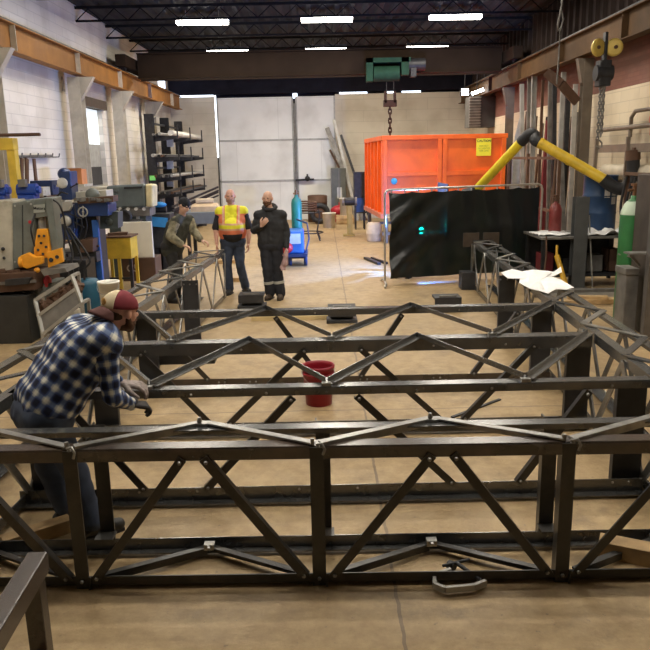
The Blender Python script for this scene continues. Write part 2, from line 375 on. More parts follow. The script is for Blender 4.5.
part('hook',chain(MB(),kx,20.7,hk.z-.15,hk.z-.95,.16,.022,.04).tube([(kx,20.7,hk.z-.95),(kx+.06,20.7,hk.z-1.0),(kx+.06,20.7,hk.z-1.08),(kx,20.7,hk.z-1.12),(kx-.05,20.7,hk.z-1.07)],.02,6),mat('rusty brown hook block',(.09,.04,.03)),k)
# ---------------- ceiling lamps ----------------
M_tube=mat('lit fluorescent tubes',(1,1,1),emit=(1.0,.95,.86),es=15)
M_fix=mat('grey lamp housing',(.3,.3,.3),.5)
LZ=5.54
proto=None
cols=((-2.82,'left'),(.2,'middle'),(3.32,'right'))
rows=((18.7,'near row under the dark roof'),(23.5,'far row behind the crane girder'))
for Y,ro in rows:
    for X,co in cols:
        lb='%s fluorescent ceiling lamp of the %s'%(co,ro)
        if proto is None:
            t=thing('ceiling_lamp',lb,'ceiling lamp',(X,Y,LZ),0,'fluorescent ceiling lamps')
            part('housing',MB().ext([(X-.64,Y-.16,LZ+.07),(X-.64,Y-.06,LZ+.14),(X-.64,Y+.06,LZ+.14),(X-.64,Y+.16,LZ+.07)],(1.28,0,0)).cyl((X-.4,Y,LZ+.14),(X-.4,Y,ZC+.1),.008,seg=6).cyl((X+.4,Y,LZ+.14),(X+.4,Y,ZC+.1),.008,seg=6),M_fix,t)
            q=MB()
            for s in (-.09,0,.09): q.cyl((X-.62,Y+s,LZ+.03),(X+.62,Y+s,LZ+.02),.045,seg=10)
            part('tube',q,M_tube,t); proto=t
        else: dup(proto,(X,Y,LZ),0,lb,'fluorescent ceiling lamps')
for Y in (4.4,5.4,6.3,9.1,13.9):   # rows above the frame
    for X,co in cols:
        dup(proto,(X,Y,LZ),0,'%s fluorescent ceiling lamp %s'%(co,{4.4:'over the front truss',5.4:'just behind the front truss',6.3:'over the red bucket',9.1:'over the middle of the frames',13.9:'over the standing men'}[Y]),'fluorescent ceiling lamps overhead')
def area(X,Y,Z,sx,sy,pw,col=(1,.90,.75),rot=(0,0,0),name='lamp_light'):
    l=bpy.data.lights.new(name,'AREA'); l.shape='RECTANGLE'; l.size=sx; l.size_y=sy*.5; l.energy=pw; l.color=col
    o=bpy.data.objects.new(name,l); COL.objects.link(o); o.location=(X,Y,Z); o.rotation_euler=rot; return o
for Y,p in ((4.4,20),(5.4,18),(6.3,20),(9.1,38),(13.9,84),(18.7,112),(23.5,145)):
    for X,co in cols: area(X,Y,LZ-.02,1.2,.22,p)
w=bpy.data.worlds.new('world'); SC.world=w; w.use_nodes=True; w.node_tree.nodes['Background'].inputs[0].default_value=(.9,.8,.65,1); w.node_tree.nodes['Background'].inputs[1].default_value=.05
SC.view_settings.view_transform='Standard'; SC.view_settings.look='None'; SC.view_settings.exposure=0.1; SC.view_settings.gamma=1
# ================= STEEL FRAMES =================
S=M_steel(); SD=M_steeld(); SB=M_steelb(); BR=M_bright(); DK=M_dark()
M_bolt=mat('zinc bolt heads',(.30,.295,.28),.35,.8,.1,20)
M_plate=mat('dark primed end plate',(.045,.046,.05),.5,.35,.25,6)
ZT=.82
def bolts(parent,lst,r=.013):
    r=r*.75
    for p,d in lst: part('bolt',MB().bolt(p,d,r),M_bolt,parent)
# ---- front box truss ----
def fy(x): return 3.56-.012*x      # front face line
def ry(x): return 3.90-.006*x
t=thing('box_truss','long dark steel box truss lying across the front of the floor','steel truss',(0,3.7,0))
XA,XB=-2.9,2.95
L1=.065
part('top_chord',MB().ang((XA,fy(XA),ZT),(XB,fy(XB),ZT),-.09,.07,.008,1,-1),SB,t,'brown tinted front top chord')
part('top_chord',MB().ang((XA,ry(XA),ZT),(XB,ry(XB),ZT),.085,.06,.008,1,-1),S,t)
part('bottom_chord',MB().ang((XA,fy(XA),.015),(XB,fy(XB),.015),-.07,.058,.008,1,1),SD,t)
part('bottom_chord',MB().ang((XA,ry(XA)+.03,.02),(XB,ry(XB)+.03,.02),.06,.075,.008,1,1),S,t)
posts=(-1.37,-.06,1.27); allp=(-2.68,)+posts+(2.6,)
for x in allp:
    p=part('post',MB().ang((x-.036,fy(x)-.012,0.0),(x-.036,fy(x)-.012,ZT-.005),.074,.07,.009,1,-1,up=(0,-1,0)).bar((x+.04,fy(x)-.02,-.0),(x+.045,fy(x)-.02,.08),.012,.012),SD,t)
    bolts(p,[((x,fy(x)-.02,.05),(0,-1,0)),((x+.01,fy(x)-.03,ZT+.004),(0,0,1))])
    x2=x+.03
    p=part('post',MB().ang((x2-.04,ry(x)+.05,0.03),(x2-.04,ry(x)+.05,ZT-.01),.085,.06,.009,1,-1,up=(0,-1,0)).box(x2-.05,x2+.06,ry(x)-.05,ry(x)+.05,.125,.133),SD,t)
    part('tie_clip',MB().tube([(x+.0,fy(x)-.03,ZT+.02),(x+.03,fy(x)-.045,ZT+.03),(x+.045,fy(x)-.05,ZT),(x+.035,fy(x)-.05,ZT-.03)],.008,6).cyl((x-.02,fy(x)+.02,ZT),(x-.02,fy(x)+.02,ZT+.035),.012,seg=6),M_bolt,p)
def diag(par,p0,p1,w=.05,m=None,up=(0,-1,0),bl=True,name='diagonal',d=(0,-1,0)):
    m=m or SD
    q=MB().bar(p0,p1,w,.010,up=up)
    # second leg makes it an angle
    dd,a,b=q.frame(p0,p1,up)
    q.bar(V(p0)+a*(w/2-.005)-b*.02,V(p1)+a*(w/2-.005)-b*.02,.009,.04,up=up)
    e=part(name,q,m,par)
    if bl: bolts(e,[(V(p0)+V(d)*.007+(V(p1)-V(p0)).normalized()*.025,d),(V(p1)+V(d)*.007+(V(p0)-V(p1)).normalized()*.025,d)])
    return e
for i in range(4):
    a,b=allp[i],allp[i+1]; mid=(a+b)/2; g=.055
    ya=fy(a)-.018
    diag(t,(a+.07,fy(a)-.018,.05),(mid-g,fy(mid)-.018,ZT-.055))
    diag(t,(b-.07,fy(b)-.018,.05),(mid+g,fy(mid)-.018,ZT-.055))
    # top lacing
    for xx,s in ((a,1),(b,-1)):
        diag(t,(xx+s*.02,fy(xx)+.02,ZT+.012),(mid-s*.02,ry(mid)+.01,ZT+.012),.045,BR,up=(0,0,1),name='lacing_bar',bl=False)
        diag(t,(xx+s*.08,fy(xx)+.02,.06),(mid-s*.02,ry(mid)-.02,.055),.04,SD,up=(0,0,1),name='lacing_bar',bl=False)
    # rear face
    part('node_plate',MB().box(mid-.03,mid+.03,ry(mid)-.03,ry(mid)+.03,ZT,ZT+.016).bolt((mid-.015,ry(mid)-.01,ZT+.02),(0,0,1),.012,.03),BR,t)
    part('node_plate',MB().box(mid-.03,mid+.03,ry(mid)-.05,ry(mid)+.0,.05,.085).bolt((mid,ry(mid)-.05,.07),(0,-1,0),.012,.02),BR,t)
# ---- cross frame A B C ----
YA,YBf,YC=4.57,5.80,7.08
XLf={YA:-2.12,YBf:-2.02,YC:-1.95}; XRf={YA:2.16,YBf:2.22,YC:2.30}
t=thing('cross_rail_truss','wide steel frame of three cross rails behind the front box truss','steel frame',(0,5.8,0))
for Y,w,h,m in ((YA,.09,.055,S),(YBf,.13,.10,S),(YC,.11,.06,S)):
    part('top_rail',MB().ang((XLf[Y],Y,ZT),(XRf[Y],Y,ZT),-w,h,.008,1,-1),m,t)
    q=MB().ang((XLf[Y],Y,.12 if Y==YA else .1),(XRf[Y],Y,.12 if Y==YA else .1),.075,.1,.008,1,1)
    q=MB().ang((XLf[Y],Y,0.02),(XRf[Y],Y,0.02),.075 if Y==YA else .07,.095,.008,1,1)
    part('bottom_rail',q,S if Y!=YC else SB,t)
pairs={YA:[-1.04,.0,1.07,2.0],YBf:[-1.2,.07,1.38],YC:[-1.25,.06,1.42]}
# A face: top pairs at x -.2/.2 ; bottoms at -.84/.85
def face(Y,tops,bots,z1=ZT-.065,z0=.10):
    for a,b in zip(tops,bots): diag(t,(a,Y-.016,z1),(b,Y-.016,z0),.05)
face(YA,(-.22,.2,-1.75,1.75+.0),(-.84,.86,-1.25,1.30))
face(YBf,(-.16,.28,-1.55,1.75),(-.84,.98,-.98,1.16))
face(YC,(-.5,.78,-1.75,1.95),(-.05,.35,-1.2,1.5))
q=[]
for x in (-.2,.2,1.95,2.06,-1.3,-.9): q.append(((x,YA-.004,.09),(0,-1,0)))
for x in (-.9,-.4,.0,.6,1.1,1.9): q.append(((x,YA-.004,ZT-.035),(0,-1,0)))
for x in (-1.5,-.7,.9,1.5): q.append(((x,YBf-.004,ZT-.06),(0,-1,0)))
for x in (-1.55,-.1,1.35): q.append(((x,YC-.004,ZT-.035),(0,-1,0)))
for x in (-1.1,-1.04,-.78,-.72,.35,.42,1.1,1.17): q.append(((x,YC-.012,.08),(0,-1,0)))
bolts(bpy.data.objects['top_rail'],q,.011)
def lace(par,p0,p1,w=.055,m=None):
    q=MB().ang(V(p0)+V((0,0,.012)),V(p1)+V((0,0,.012)),w,.04,.008,1,1)
    return part('lacing_bar',q,m or S,par)
nA=[-1.19,.0,1.33]; nB1=[-1.9,-.64,.76,2.18]; nB2=[-1.3,.05,1.40]; nC=[-1.9,-.60,.86,2.28]
for i,x in enumerate(nA):
    lace(t,(x-.01,YA+.05,ZT),(nB1[i],YBf+.02,ZT)); lace(t,(x+.01,YA+.05,ZT),(nB1[i+1],YBf+.02,ZT))
    part('node_plate',MB().box(x-.03,x+.03,YA+.0,YA+.05,ZT,ZT+.022),BR,t)
for i,x in enumerate(nB2):
    lace(t,(x-.01,YBf+.07,ZT),(nC[i],YC+.02,ZT),.05); lace(t,(x+.01,YBf+.07,ZT),(nC[i+1],YC+.02,ZT),.05)
    part('node_plate',MB().box(x-.03,x+.03,YBf+.05,YBf+.10,ZT,ZT+.022),BR,t)
# ---- side trusses ----
def side(name,lab,x_in,x_out,y0,y1,pitch,ypost,out):
    """x_in(y), x_out(y): chord lines"""
    t=thing('side_truss',lab,'steel truss',((x_in(y0)+x_out(y0))/2,(y0+y1)/2,0))
    s=1 if out>0 else -1
    for fx,sx in ((x_in,1),(x_out,-1)):
        part('top_chord',MB().ang((fx(y0),y0,ZT),(fx(y1),y1,ZT),.08,.08,.008,sx*s,-1),S,t)
        part('bottom_chord',MB().ang((fx(y0),y0,.02),(fx(y1),y1,.02),.07,.07,.008,sx*s,1),S,t)
    y=y0+.1;k=0
    while y<y1-.2:
        ym=min(y+pitch/2,y1-.05); yn=min(y+pitch,y1-.02)
        p=lambda f,yy,z:(f(yy),yy,z)
        # top lacing: zig-zag
        for a,b in ((p(x_in,y,ZT+.01),p(x_out,ym,ZT+.01)),(p(x_out,ym,ZT+.01),p(x_in,yn,ZT+.01))):
            part('lacing_bar',MB().bar(a,b,.058,.012),BR if k%2==0 else S,t); k+=1
        k+=1
        # vertical face web : V down
        for fx in (x_in,x_out):
            dx=-.012*s if fx is x_in else .012*s
            mm=BR if fx is x_in else S
            a=V(p(fx,y,ZT-.05)); b=V(p(fx,ym,.07)); c=V(p(fx,yn,ZT-.05))
            for u,v in ((a,b),(b,c)):
                u=u+V((dx,0,0)); v=v+V((dx,0,0))
                part('web_bar',MB().bar(u,v,.06,.014,up=(1,0,0)),mm,t)
        y+=pitch
    for yy in ypost:
        xi=x_in(yy)
        part('end_plate',MB().chan((xi-.115*s,yy,0.0),(xi-.115*s,yy,ZT-.01),.20,.05,.01,up=(0,1,0)),M_plate,t,'dark wide plate post')
        bolts(t,[((xi-.2*s,yy-.002,ZT-.06),(0,-1,0)),((xi-.115*s,yy-.002,ZT-.06),(0,-1,0)),((xi-.04*s,yy-.002,ZT-.06),(0,-1,0))],.012)
    return t
RI=lambda y:2.19+.0545*(y-4.6)+0.0
RO=lambda y:2.575+.0545*(y-5.57)+.02
LI=lambda y:-1.93+.0545*(y-7.34)
LO=lambda y:-2.255+.0545*(y-8.49)-.07
tr=side('side_truss','steel truss running back along the right, white paper on its top',RI,RO,4.0,12.7,1.04,(4.65,5.87,7.15,8.98),1)
tl=side('side_truss','steel truss running back along the left towards the standing men',LI,LO,4.0,12.1,1.04,(4.65,5.87,7.15,9.1),-1)
# end lugs on the right truss
for fx in (RI,RO):
    x=fx(12.7); part('end_lug',MB().box(x-.16,x+.12,12.7,12.73,.72,.96),mat('brown end lug plate',(.07,.05,.035),.6,.3),tr)
x=RI(12.6); part('foot_block',MB().box(x-.22,x+.02,12.4,12.7,0,.3),M_plate,tr)
# black supports
proto=None
for (px,py,lb) in ((252,308,'black steel stand on the floor by the feet of the man in the vest'),(342,322,'black steel stand on the floor in the middle beyond the rails'),(447,311,'black steel stand on the floor in front of the welding curtain')):
    c=fl(px,py); 
    if proto is None:
        t=thing('beam_stand',lb,'stand',c,0,'black beam stands'); X,Y=c.x,c.y
        part('base',MB().box(X-.22,X+.22,Y-.1,Y+.25,0,.05).box(X-.16,X+.16,Y,Y+.14,.05,.19),M_plate,t,bevel=.006)
        part('top_plate',MB().box(X-.20,X+.20,Y-.08,Y+.22,.19,.225).box(X-.20,X+.20,Y-.1,Y-.08,.1,.225),M_plate,t)
        part('slot_bar',MB().box(X-.13,X+.13,Y-.06,Y-.03,.225,.25),BR,t); proto=t
    else: dup(proto,(c.x,c.y,0),0,lb,'black beam stands')
# loose bar left
a=fl(172,384);b=fl(216,384)
solo('steel_tube',MB().bar((a.x-.2,7.35,.27),(b.x,7.35,.27),.16,.10),M_plate,'short black square tube lying behind the rails on the left','steel tube',(a.x,7.35,.22),bevel=.005)
# foreground beam end (bottom left)
t=thing('sawhorse_frame','steel tube frame end in the near left corner','steel frame',(-1.3,2.4,0))
a=at(48,566,2.62); d=V((-.42,-1.0,0)).normalized()
p1=V((a.x,2.62,a.z)); 
p1=fl(39,561,.77); p2=fl(-14,648,.77); dd_=(p2-p1).normalized()
part('top_tube',MB().bar(p1,p1+dd_*1.0,.078,.085),SB,t,bevel=.006)
part('post',MB().bar((p1.x+dd_.x*.08,p1.y+dd_.y*.08,0),(p1.x+dd_.x*.08,p1.y+dd_.y*.08,p1.z-.045),.07,.06,up=(0,1,0)),SB,t,bevel=.004)
part('post',MB().bar((p1.x+dd_.x*.9,p1.y+dd_.y*.9,0),(p1.x+dd_.x*.9,p1.y+dd_.y*.9,p1.z-.045),.07,.06,up=(0,1,0)),SB,t,bevel=.004)
part('brace',MB().bar(V((p1.x,p1.y,.4))+dd_*.08,V((p1.x,p1.y,.4))+dd_*.9,.05,.05),SB,t)
# ================= helpers for the clutter =================
def pb(mb,x0,y0,x1,y1,Y,d,floor=False):
    a=at(x0,(y0+y1)/2,Y); b=at(x1,(y0+y1)/2,Y); z1=at((x0+x1)/2,y0,Y).z; z0=0 if floor else max(0.0,at((x0+x1)/2,y1,Y).z)
    return mb.box(a.x,b.x,Y,Y+d,z0,z1)
def px(x0,y0,x1,y1,Y):
    a=at(x0,(y0+y1)/2,Y).x; b=at(x1,(y0+y1)/2,Y).x; return a,b,max(0,at((x0+x1)/2,y1,Y).z),at((x0+x1)/2,y0,Y).z
def gmat(name,c,r=.55,m=.1,**k): return mat(name,c,r,m,k.pop('var',.18),k.pop('scale',5),**k)
M_or=gmat('orange skip paint',(.84,.135,.010),.42,.0,var=.12,scale=2,dirt=(.55,.06,.01),dirt_amt=.5)
M_ye=gmat('yellow duct paint',(.80,.62,.02),.4,0)
M_wood=mat('sawn timber',(.46,.31,.15),.75,0,.3,6)
M_paper=mat('white paper sheet',(.85,.85,.84),.7,0,.04,5)
M_gr=gmat('grey machine enamel',(.17,.19,.175),.5,.1,dirt=(.1,.09,.07),dirt_amt=.6)
M_be=gmat('cream machine enamel',(.52,.49,.40),.5,0,dirt=(.2,.17,.12),dirt_amt=.6)
M_bl=gmat('blue machine enamel',(.018,.042,.14),.4,.1,dirt=(.03,.035,.05),dirt_amt=.6)
M_bb=gmat('bright blue enamel',(.03,.16,.55),.4,.1)
M_rust=gmat('rusty brown steel',(.12,.065,.04),.7,.3)
M_red=gmat('red paint',(.45,.02,.03),.4,0)
M_mid=gmat('worn grey steel',(.20,.19,.175),.5,.4,var=.3)
M_lt=gmat('light galvanised steel',(.42,.41,.38),.5,.4,var=.2)
M_yl=gmat('yellow machine paint',(.62,.42,.04),.5,0,dirt=(.3,.18,.03),dirt_amt=.6)
M_og=gmat('orange yellow guard paint',(.85,.36,.02),.45,0)
M_grn=gmat('green gas cylinder paint',(.03,.16,.045),.4,0)
M_tl=gmat('teal gas cylinder paint',(.02,.20,.17),.4,0)
# ---------------- container ----------------
A=at(383,210,19.5); A=V((A.x,19.5,0)); e1=V((math.cos(.07),math.sin(.07),0)); e2=V((-math.sin(.07),math.cos(.07),0))*1.0
Wc,Dc,z0,z1=3.32,3.6,.80,2.82
t=thing('waste_container','large open orange steel container raised on stands behind the black curtain','container',(A.x+1.6,A.y+1.8,0))
def cb(mb,a0,a1,b0,b1,q0,q1):
    P=[A+e1*a+e2*b for a,b in ((a0,b0),(a1,b0),(a1,b1),(a0,b1))]
    return mb.ext([V((p.x,p.y,q0)) for p in P],(0,0,q1-q0))
q=MB(); cb(q,0,Wc,.06,.09,z0,z1); cb(q,0,Wc,Dc-.09,Dc-.06,z0,z1); cb(q,.06,.09,.06,Dc-.06,z0,z1); cb(q,Wc-.09,Wc-.06,.06,Dc-.06,z0,z1); cb(q,.06,Wc-.06,.06,Dc-.06,z0,z0+.05)
part('body',q,M_or,t)
q=MB(); cb(q,-.03,Wc+.03,-.02,.1,z1-.10,z1+.02); cb(q,-.03,Wc+.03,Dc-.1,Dc+.02,z1-.10,z1+.02); cb(q,-.03,.1,0,Dc,z1-.10,z1+.02); cb(q,Wc-.1,Wc+.03,0,Dc,z1-.10,z1+.02)
part('top_rim',q,M_or,t,bevel=.012)
for k in range(6):
    b=.05+k*(Dc-.2)/5
    part('side_rib',cb(MB(),-.03,.07,b,b+.11,z0,z1-.1),M_or,t,bevel=.008)
for a in (.0,1.46,1.60,Wc-.13): part('corner_post',cb(MB(),a,a+.12,-.02,.06,z0,z1-.1),M_or,t,bevel=.008)
for a0,a1 in ((.12,1.46),(1.72,Wc-.13)):
    part('cross_rail',cb(MB(),a0,a1,0,.06,1.78,1.90),M_or,t,bevel=.008); part('cross_rail',cb(MB(),a0,a1,0,.06,z0,z0+.12),M_or,t,bevel=.008)
part('bottom_rail',cb(MB(),-.06,.06,0,Dc,z0-.12,z0),gmat('pink worn rail paint',(.62,.2,.13)),t)
part('bottom_rail',cb(MB(),Wc-.08,Wc+.06,0,Dc,z0-.12,z0),M_or,t)
for a in (.05,Wc-.15):
    for b in (.1,Dc-.2): part('stand_leg',cb(MB(),a,a+.1,b,b+.1,0,z0-.12),M_mid,t)
part('stand_frame',cb(MB(),.0,Wc,.1,.2,.22,.30),M_mid,t); part('stand_frame',cb(MB(),.0,Wc,Dc-.25,Dc-.15,.22,.3),M_mid,t)
P=A+e1*(Wc-.62)-e2*.002
sg=part('warning_sign',MB().ext([V((P.x,P.y,2.27))-e1*.2,V((P.x,P.y,2.27))+e1*.2,V((P.x,P.y,2.72))+e1*.2,V((P.x,P.y,2.72))-e1*.2],e2*.06-e2*.075),gmat('yellow sign',(.9,.72,.03),.5,0,var=.03),t)
nrm=-e2*.018
text('sign_text','CAUTION',.085,V((P.x,P.y,2.655))+nrm,e1,(0,0,1),M_blk(),sg,.001,True)
text('sign_text','DO NOT\nFILL ABOVE\nTHIS LINE',.062,V((P.x,P.y,2.46))+nrm,e1,(0,0,1),gmat('olive print',(.35,.33,.02),.6,0),sg,.001)
# blue oval emblem
P=A+e1*.30-e2*.0; q=MB(); q.lathe(V((P.x,P.y,1.66))-e2*.0,[(.0,.012),(.075,.012),(.085,0)],20,axis=-e2)
part('round_emblem',q,gmat('blue emblem',(.05,.35,.6),.5,0),t)
solo('cream_drum',MB().lathe((0,0,0),[(0,0),(.2,0),(.22,.05),(.22,.5),(.18,.6),(.1,.66),(0,.67)],20) if 0 else MB().lathe(V((fl(374,241).x,fl(374,241).y,0)),[(0,0),(.2,0),(.215,.04),(.215,.2),(.225,.22),(.215,.24),(.215,.44),(.17,.52),(0,.53)],20),gmat('cream plastic',(.62,.5,.36),.6,0),'round cream drum on the floor under the left edge of the orange container','drum',fl(374,241))
# ---------------- welding curtain ----------------
cL=V((fl(385,285).x,13.1,0)); cR=V((fl(537,275).x,13.75,0))
zc1=at(385,190,13.1).z; zc2=at(535,184,13.75).z
t=thing('welding_screen','black welding curtain on a thin metal frame in front of the orange container','welding curtain',((cL.x+cR.x)/2,13.4,0))
M_fr=gmat('pale frame tube',(.5,.47,.42),.4,.6)
mid=zc1
part('frame',MB().tube([(cL.x,cL.y,.06),(cL.x,cL.y,zc1-.08),(cL.x+.03,cL.y,zc1-.02),(cL.x+.09,cL.y+.02,zc1),(cR.x-.09,cR.y-.02,zc2),(cR.x-.02,cR.y,zc2-.03),(cR.x,cR.y,zc2-.1),(cR.x,cR.y,.06)],.02,8),M_fr,t)
for c in (cL,cR): part('foot',MB().tube([(c.x-.03,c.y-.42,.02),(c.x,c.y-.3,.06),(c.x,c.y+.3,.06),(c.x-.03,c.y+.42,.02)],.02,8),M_fr,t)
m=bpy.data.materials.new('black vinyl curtain'); m.use_nodes=True; nt=m.node_tree; b=nt.nodes['Principled BSDF']
b.inputs['Base Color'].default_value=(.013,.014,.015,1); b.inputs['Roughness'].default_value=.28
tr_=nt.nodes.new('ShaderNodeBsdfTransparent'); tr_.inputs[0].default_value=(.0,.11,.055,1); mx=nt.nodes.new('ShaderNodeMixShader'); mx.inputs[0].default_value=.05
nt.links.new(b.outputs[0],mx.inputs[1]); nt.links.new(tr_.outputs[0],mx.inputs[2]); nt.links.new(mx.outputs[0],nt.nodes['Material Output'].inputs['Surface']); M_cur=m
q=MB(); NX,NZ=70,40; vs=[]
for i in range(NX+1):
    u=i/NX; base=cL.lerp(cR,.03+.95*u); nn=V((.2,-.98,0))
    for k in range(NZ+1):
        v=k/NZ; z=.11+(v)*(zc1+(zc2-zc1)*u-.05-.11)
        w=.018*math.sin(u*38+v*3)*(1-.3*v)
        # diagonal creases near the left edge
        cr=math.exp(-u*4)*(.05*math.sin(9*(v*1.2-u*2.2)+1)+.025*math.sin(23*(v-u*1.4)))
        sag=-.025*abs(math.sin(u*22))*(v**8)
        vs.append(base+nn*(w+cr)+V((0,0,z+sag)))
fs=[(i*(NZ+1)+k,(i+1)*(NZ+1)+k,(i+1)*(NZ+1)+k+1,i*(NZ+1)+k+1) for i in range(NX) for k in range(NZ)]
q.add(vs,fs,True); o=part('curtain',q,M_cur,t,clean=False)

q=MB()
for k in range(12):
    u=.04+k*.083; p=cL.lerp(cR,u); q.cyl(p+V((0,0,zc1+(zc2-zc1)*u-.07)),p+V((0,0,zc1+(zc2-zc1)*u+.02)),.012,seg=6)
part('tie_ring',q,M_fr,t); t.children[-1]['kind']='stuff'
# welding torch with arc behind the curtain
ap=at(421,229,14.6)
t=thing('welding_torch','welding torch with a burning arc seen green through the curtain','welding torch',(ap.x,ap.y,0))
part('stand',MB().box(ap.x-.10,ap.x+.8,ap.y-.25,ap.y+.5,ap.z-.12,ap.z-.07).box(ap.x-.25,ap.x-.2,ap.y,ap.y+.05,0,ap.z-.1).box(ap.x+.4,ap.x+.45,ap.y,ap.y+.05,0,ap.z-.1).box(ap.x-.25,ap.x-.2,ap.y+.4,ap.y+.45,0,ap.z-.1).box(ap.x+.4,ap.x+.45,ap.y+.4,ap.y+.45,0,ap.z-.1),M_mid,t)
part('arc_blocker_plate',MB().box(ap.x+.42,ap.x+.44,ap.y-.6,ap.y+.6,ap.z-.08,ap.z+.9),M_dark(),t)  # unseen plate added to keep arc light off the right wall
part('torch',MB().tube([ap+V((.02,.02,.02)),ap+V((.1,.05,.1)),ap+V((.3,.2,.16))],[.008,.02,.025],8),M_dark(),t)
part('arc',MB().sph(ap,.034,12,8),mat('welding arc',(1,1,1),emit=(.75,.88,1),es=3500),t)
l=bpy.data.lights.new('arc_light','POINT'); l.energy=700; l.color=(.10,.30,1.0); l.shadow_soft_size=.03
o=bpy.data.objects.new('arc_light',l); COL.objects.link(o); o.location=ap+V((0,-.06,.06))
# ---------------- fume extraction arm ----------------
t=thing('fume_extraction_arm','jointed yellow fume extraction arm with black elbows reaching over the curtain','extraction arm',(5.2,12.7,1.8))
j0=at(632,168,12.5);j1=at(608,182,12.6);j2=at(535,140,13.2);j3=at(524,139,13.4);j4=at(478,188,14.4)
part('lower_duct',MB().cyl(j1+(j2-j1)*.04,j2,.09,seg=18).cyl(j1+(j2-j1)*.5,j1+(j2-j1)*.53,.098,seg=18).cyl(j1+(j2-j1)*.9,j1+(j2-j1)*.93,.098,seg=18),gmat('ochre yellow duct paint',(.68,.46,.03),.45,0,dirt=(.3,.16,.03),dirt_amt=.6),t)
part('upper_duct',MB().cyl(j3,j4,.085,seg=18),M_ye,t)
part('hood',MB().lathe(j4,[(.095,0),(.1,.1),(.2,.28),(.21,.3)],20,axis=(j4-j3)),M_blk(),t)
m1=at(530,134,13.3)
part('flexible_elbow',MB().tube(smooth_pts([j2+(j1-j2)*.06,j2,m1+V((.08,0,-.02)),m1+V((0,0,.0)),j3,j3+(j4-j3)*.06]),.098,14),M_blk(),t)
e0=at(603,179,12.6)
part('flexible_elbow',MB().tube(smooth_pts([e0,at(612,186,12.55),at(622,189,12.5),at(630,183,12.5),at(633,172,12.5),at(633,160,12.5)]),.108,14),M_blk(),t)
part('wall_mount',MB().cyl(at(633,160,12.5),at(633,150,12.5),.12,seg=16).bar(at(633,150,12.5),V((5.55,12.5,at(633,150,12.5).z)),.08,.08),M_rust,t)
# ---------------- leaning stock on right ----------------
M_drs=gmat('dark red painted bar',(.16,.02,.025),.5,.1)
stock=[ # px x bottom,y bottom, px x top, y top, depth Y, w, d, material, name, label
 (519,235,524,118,19.6,.30,.05,M_lt,'steel_plate','broad pale plate with rounded top leaning at the far end of the stock'),
 (530,240,517,84,19.0,.10,.07,M_lt,'steel_bar','pale bar leaning left, nearest the orange container'),
 (535,242,528,76,18.6,.09,.07,M_mid,'steel_bar','worn grey bar in the stock just left of the tall light channel'),
 (538,240,534,74,18.2,.12,.08,M_lt,'steel_channel','tall light channel rising to the runway beam'),
 (541,246,543,80,17.6,.09,.06,M_rust,'steel_bar','rust brown bar right of the tall light channel'),
 (537,250,550,120,17.2,.14,.09,M_drs,'steel_bar','dark red painted bar leaning in the middle of the stock'),
 (552,248,549,72,16.8,.08,.06,M_mid,'steel_bar','grey bar leaning directly behind the dark red bar'),
 (556,250,553,84,16.4,.09,.06,M_dark(),'steel_bar','black bar leaning between grey bars'),
 (548,248,562,95,16.9,.07,.05,M_dark(),'steel_bar','thin black bar slanting to the right above the elbow'),
 (561,250,562,72,16.2,.10,.07,M_lt,'steel_bar','pale upright bar right of the elbow of the yellow arm'),
 (560,252,570,90,15.9,.10,.07,M_dark(),'steel_bar','black upright bar beside the pale bar'),
 (571,252,574,84,15.4,.09,.06,M_lt,'steel_bar','cream upright bar next to the wall column'),
 (545,262,536,190,16.0,.08,.06,M_rust,'steel_bar','short rusty bar leaning low at the end of the curtain'),
 (566,256,556,150,15.6,.09,.07,M_mid,'steel_bar','short worn grey bar under the yellow arm'),
 (527,225,521,160,19.9,.20,.06,M_mid,'steel_plate','grey strip of plate leaning by the container corner'),
 (541,262,549,150,15.8,.07,.05,M_rust,'steel_pipe','thin brown pipe leaning across the red bar'),
]
for (xb,yb,xt,yt,Y,w,d,m,nm,lb) in stock:
    bot=at(xb,yb,Y); top=at(xt,yt,Y+.3); bot.z=0.0
    bot.x=min(max(bot.x,4.98),5.22); top.x=min(max(top.x,5.12),5.30)
    if nm=='steel_pipe': q=MB().cyl(bot,top,w/2,seg=8)
    elif 'rounded' in lb:
        q=MB(); a=bot; z=top.z; pr=[(a.x-w/2,0),(a.x+w/2,0),(a.x+w/2,z*.6),(a.x+w*.35,z*.85),(a.x,z),(a.x-w*.35,z*.85),(a.x-w/2,z*.6)]
        q.ext([(x_,a.y,z_) for x_,z_ in pr],(0,.03,0))
    elif nm=='steel_channel': q=MB().chan(bot,top,w,d,.012,up=(0,-1,0))
    elif nm=='steel_plate': q=MB().bar(bot,top,w,.02,up=(0,1,0))
    else: q=MB().ang(bot,top,w,d,.012,1,-1,up=(0,-1,0)) if rnd.random()<.6 else MB().bar(bot,top,w*.7,d*.7,up=(0,1,0))
    solo(nm,q,m,lb,nm.replace('_',' '),bot,'leaning steel stock')
t=thing('stock_rack','dark steel rack rails holding the leaning bar stock upright','rack',(5.02,17,0))
for z in (1.1,2.2): part('rail',MB().bar((4.86,19.2,z),(4.86,15.0,z),.05,.06),M_rust,t)
for Y in (19.15,17.35,15.05): part('upright',MB().bar((4.86,Y,0),(4.86,Y,2.3),.06,.06,up=(0,1,0)),M_rust,t); part('tie_bar',MB().bar((4.86,Y,2.2),(5.02,Y,2.2),.05,.05),M_rust,t)
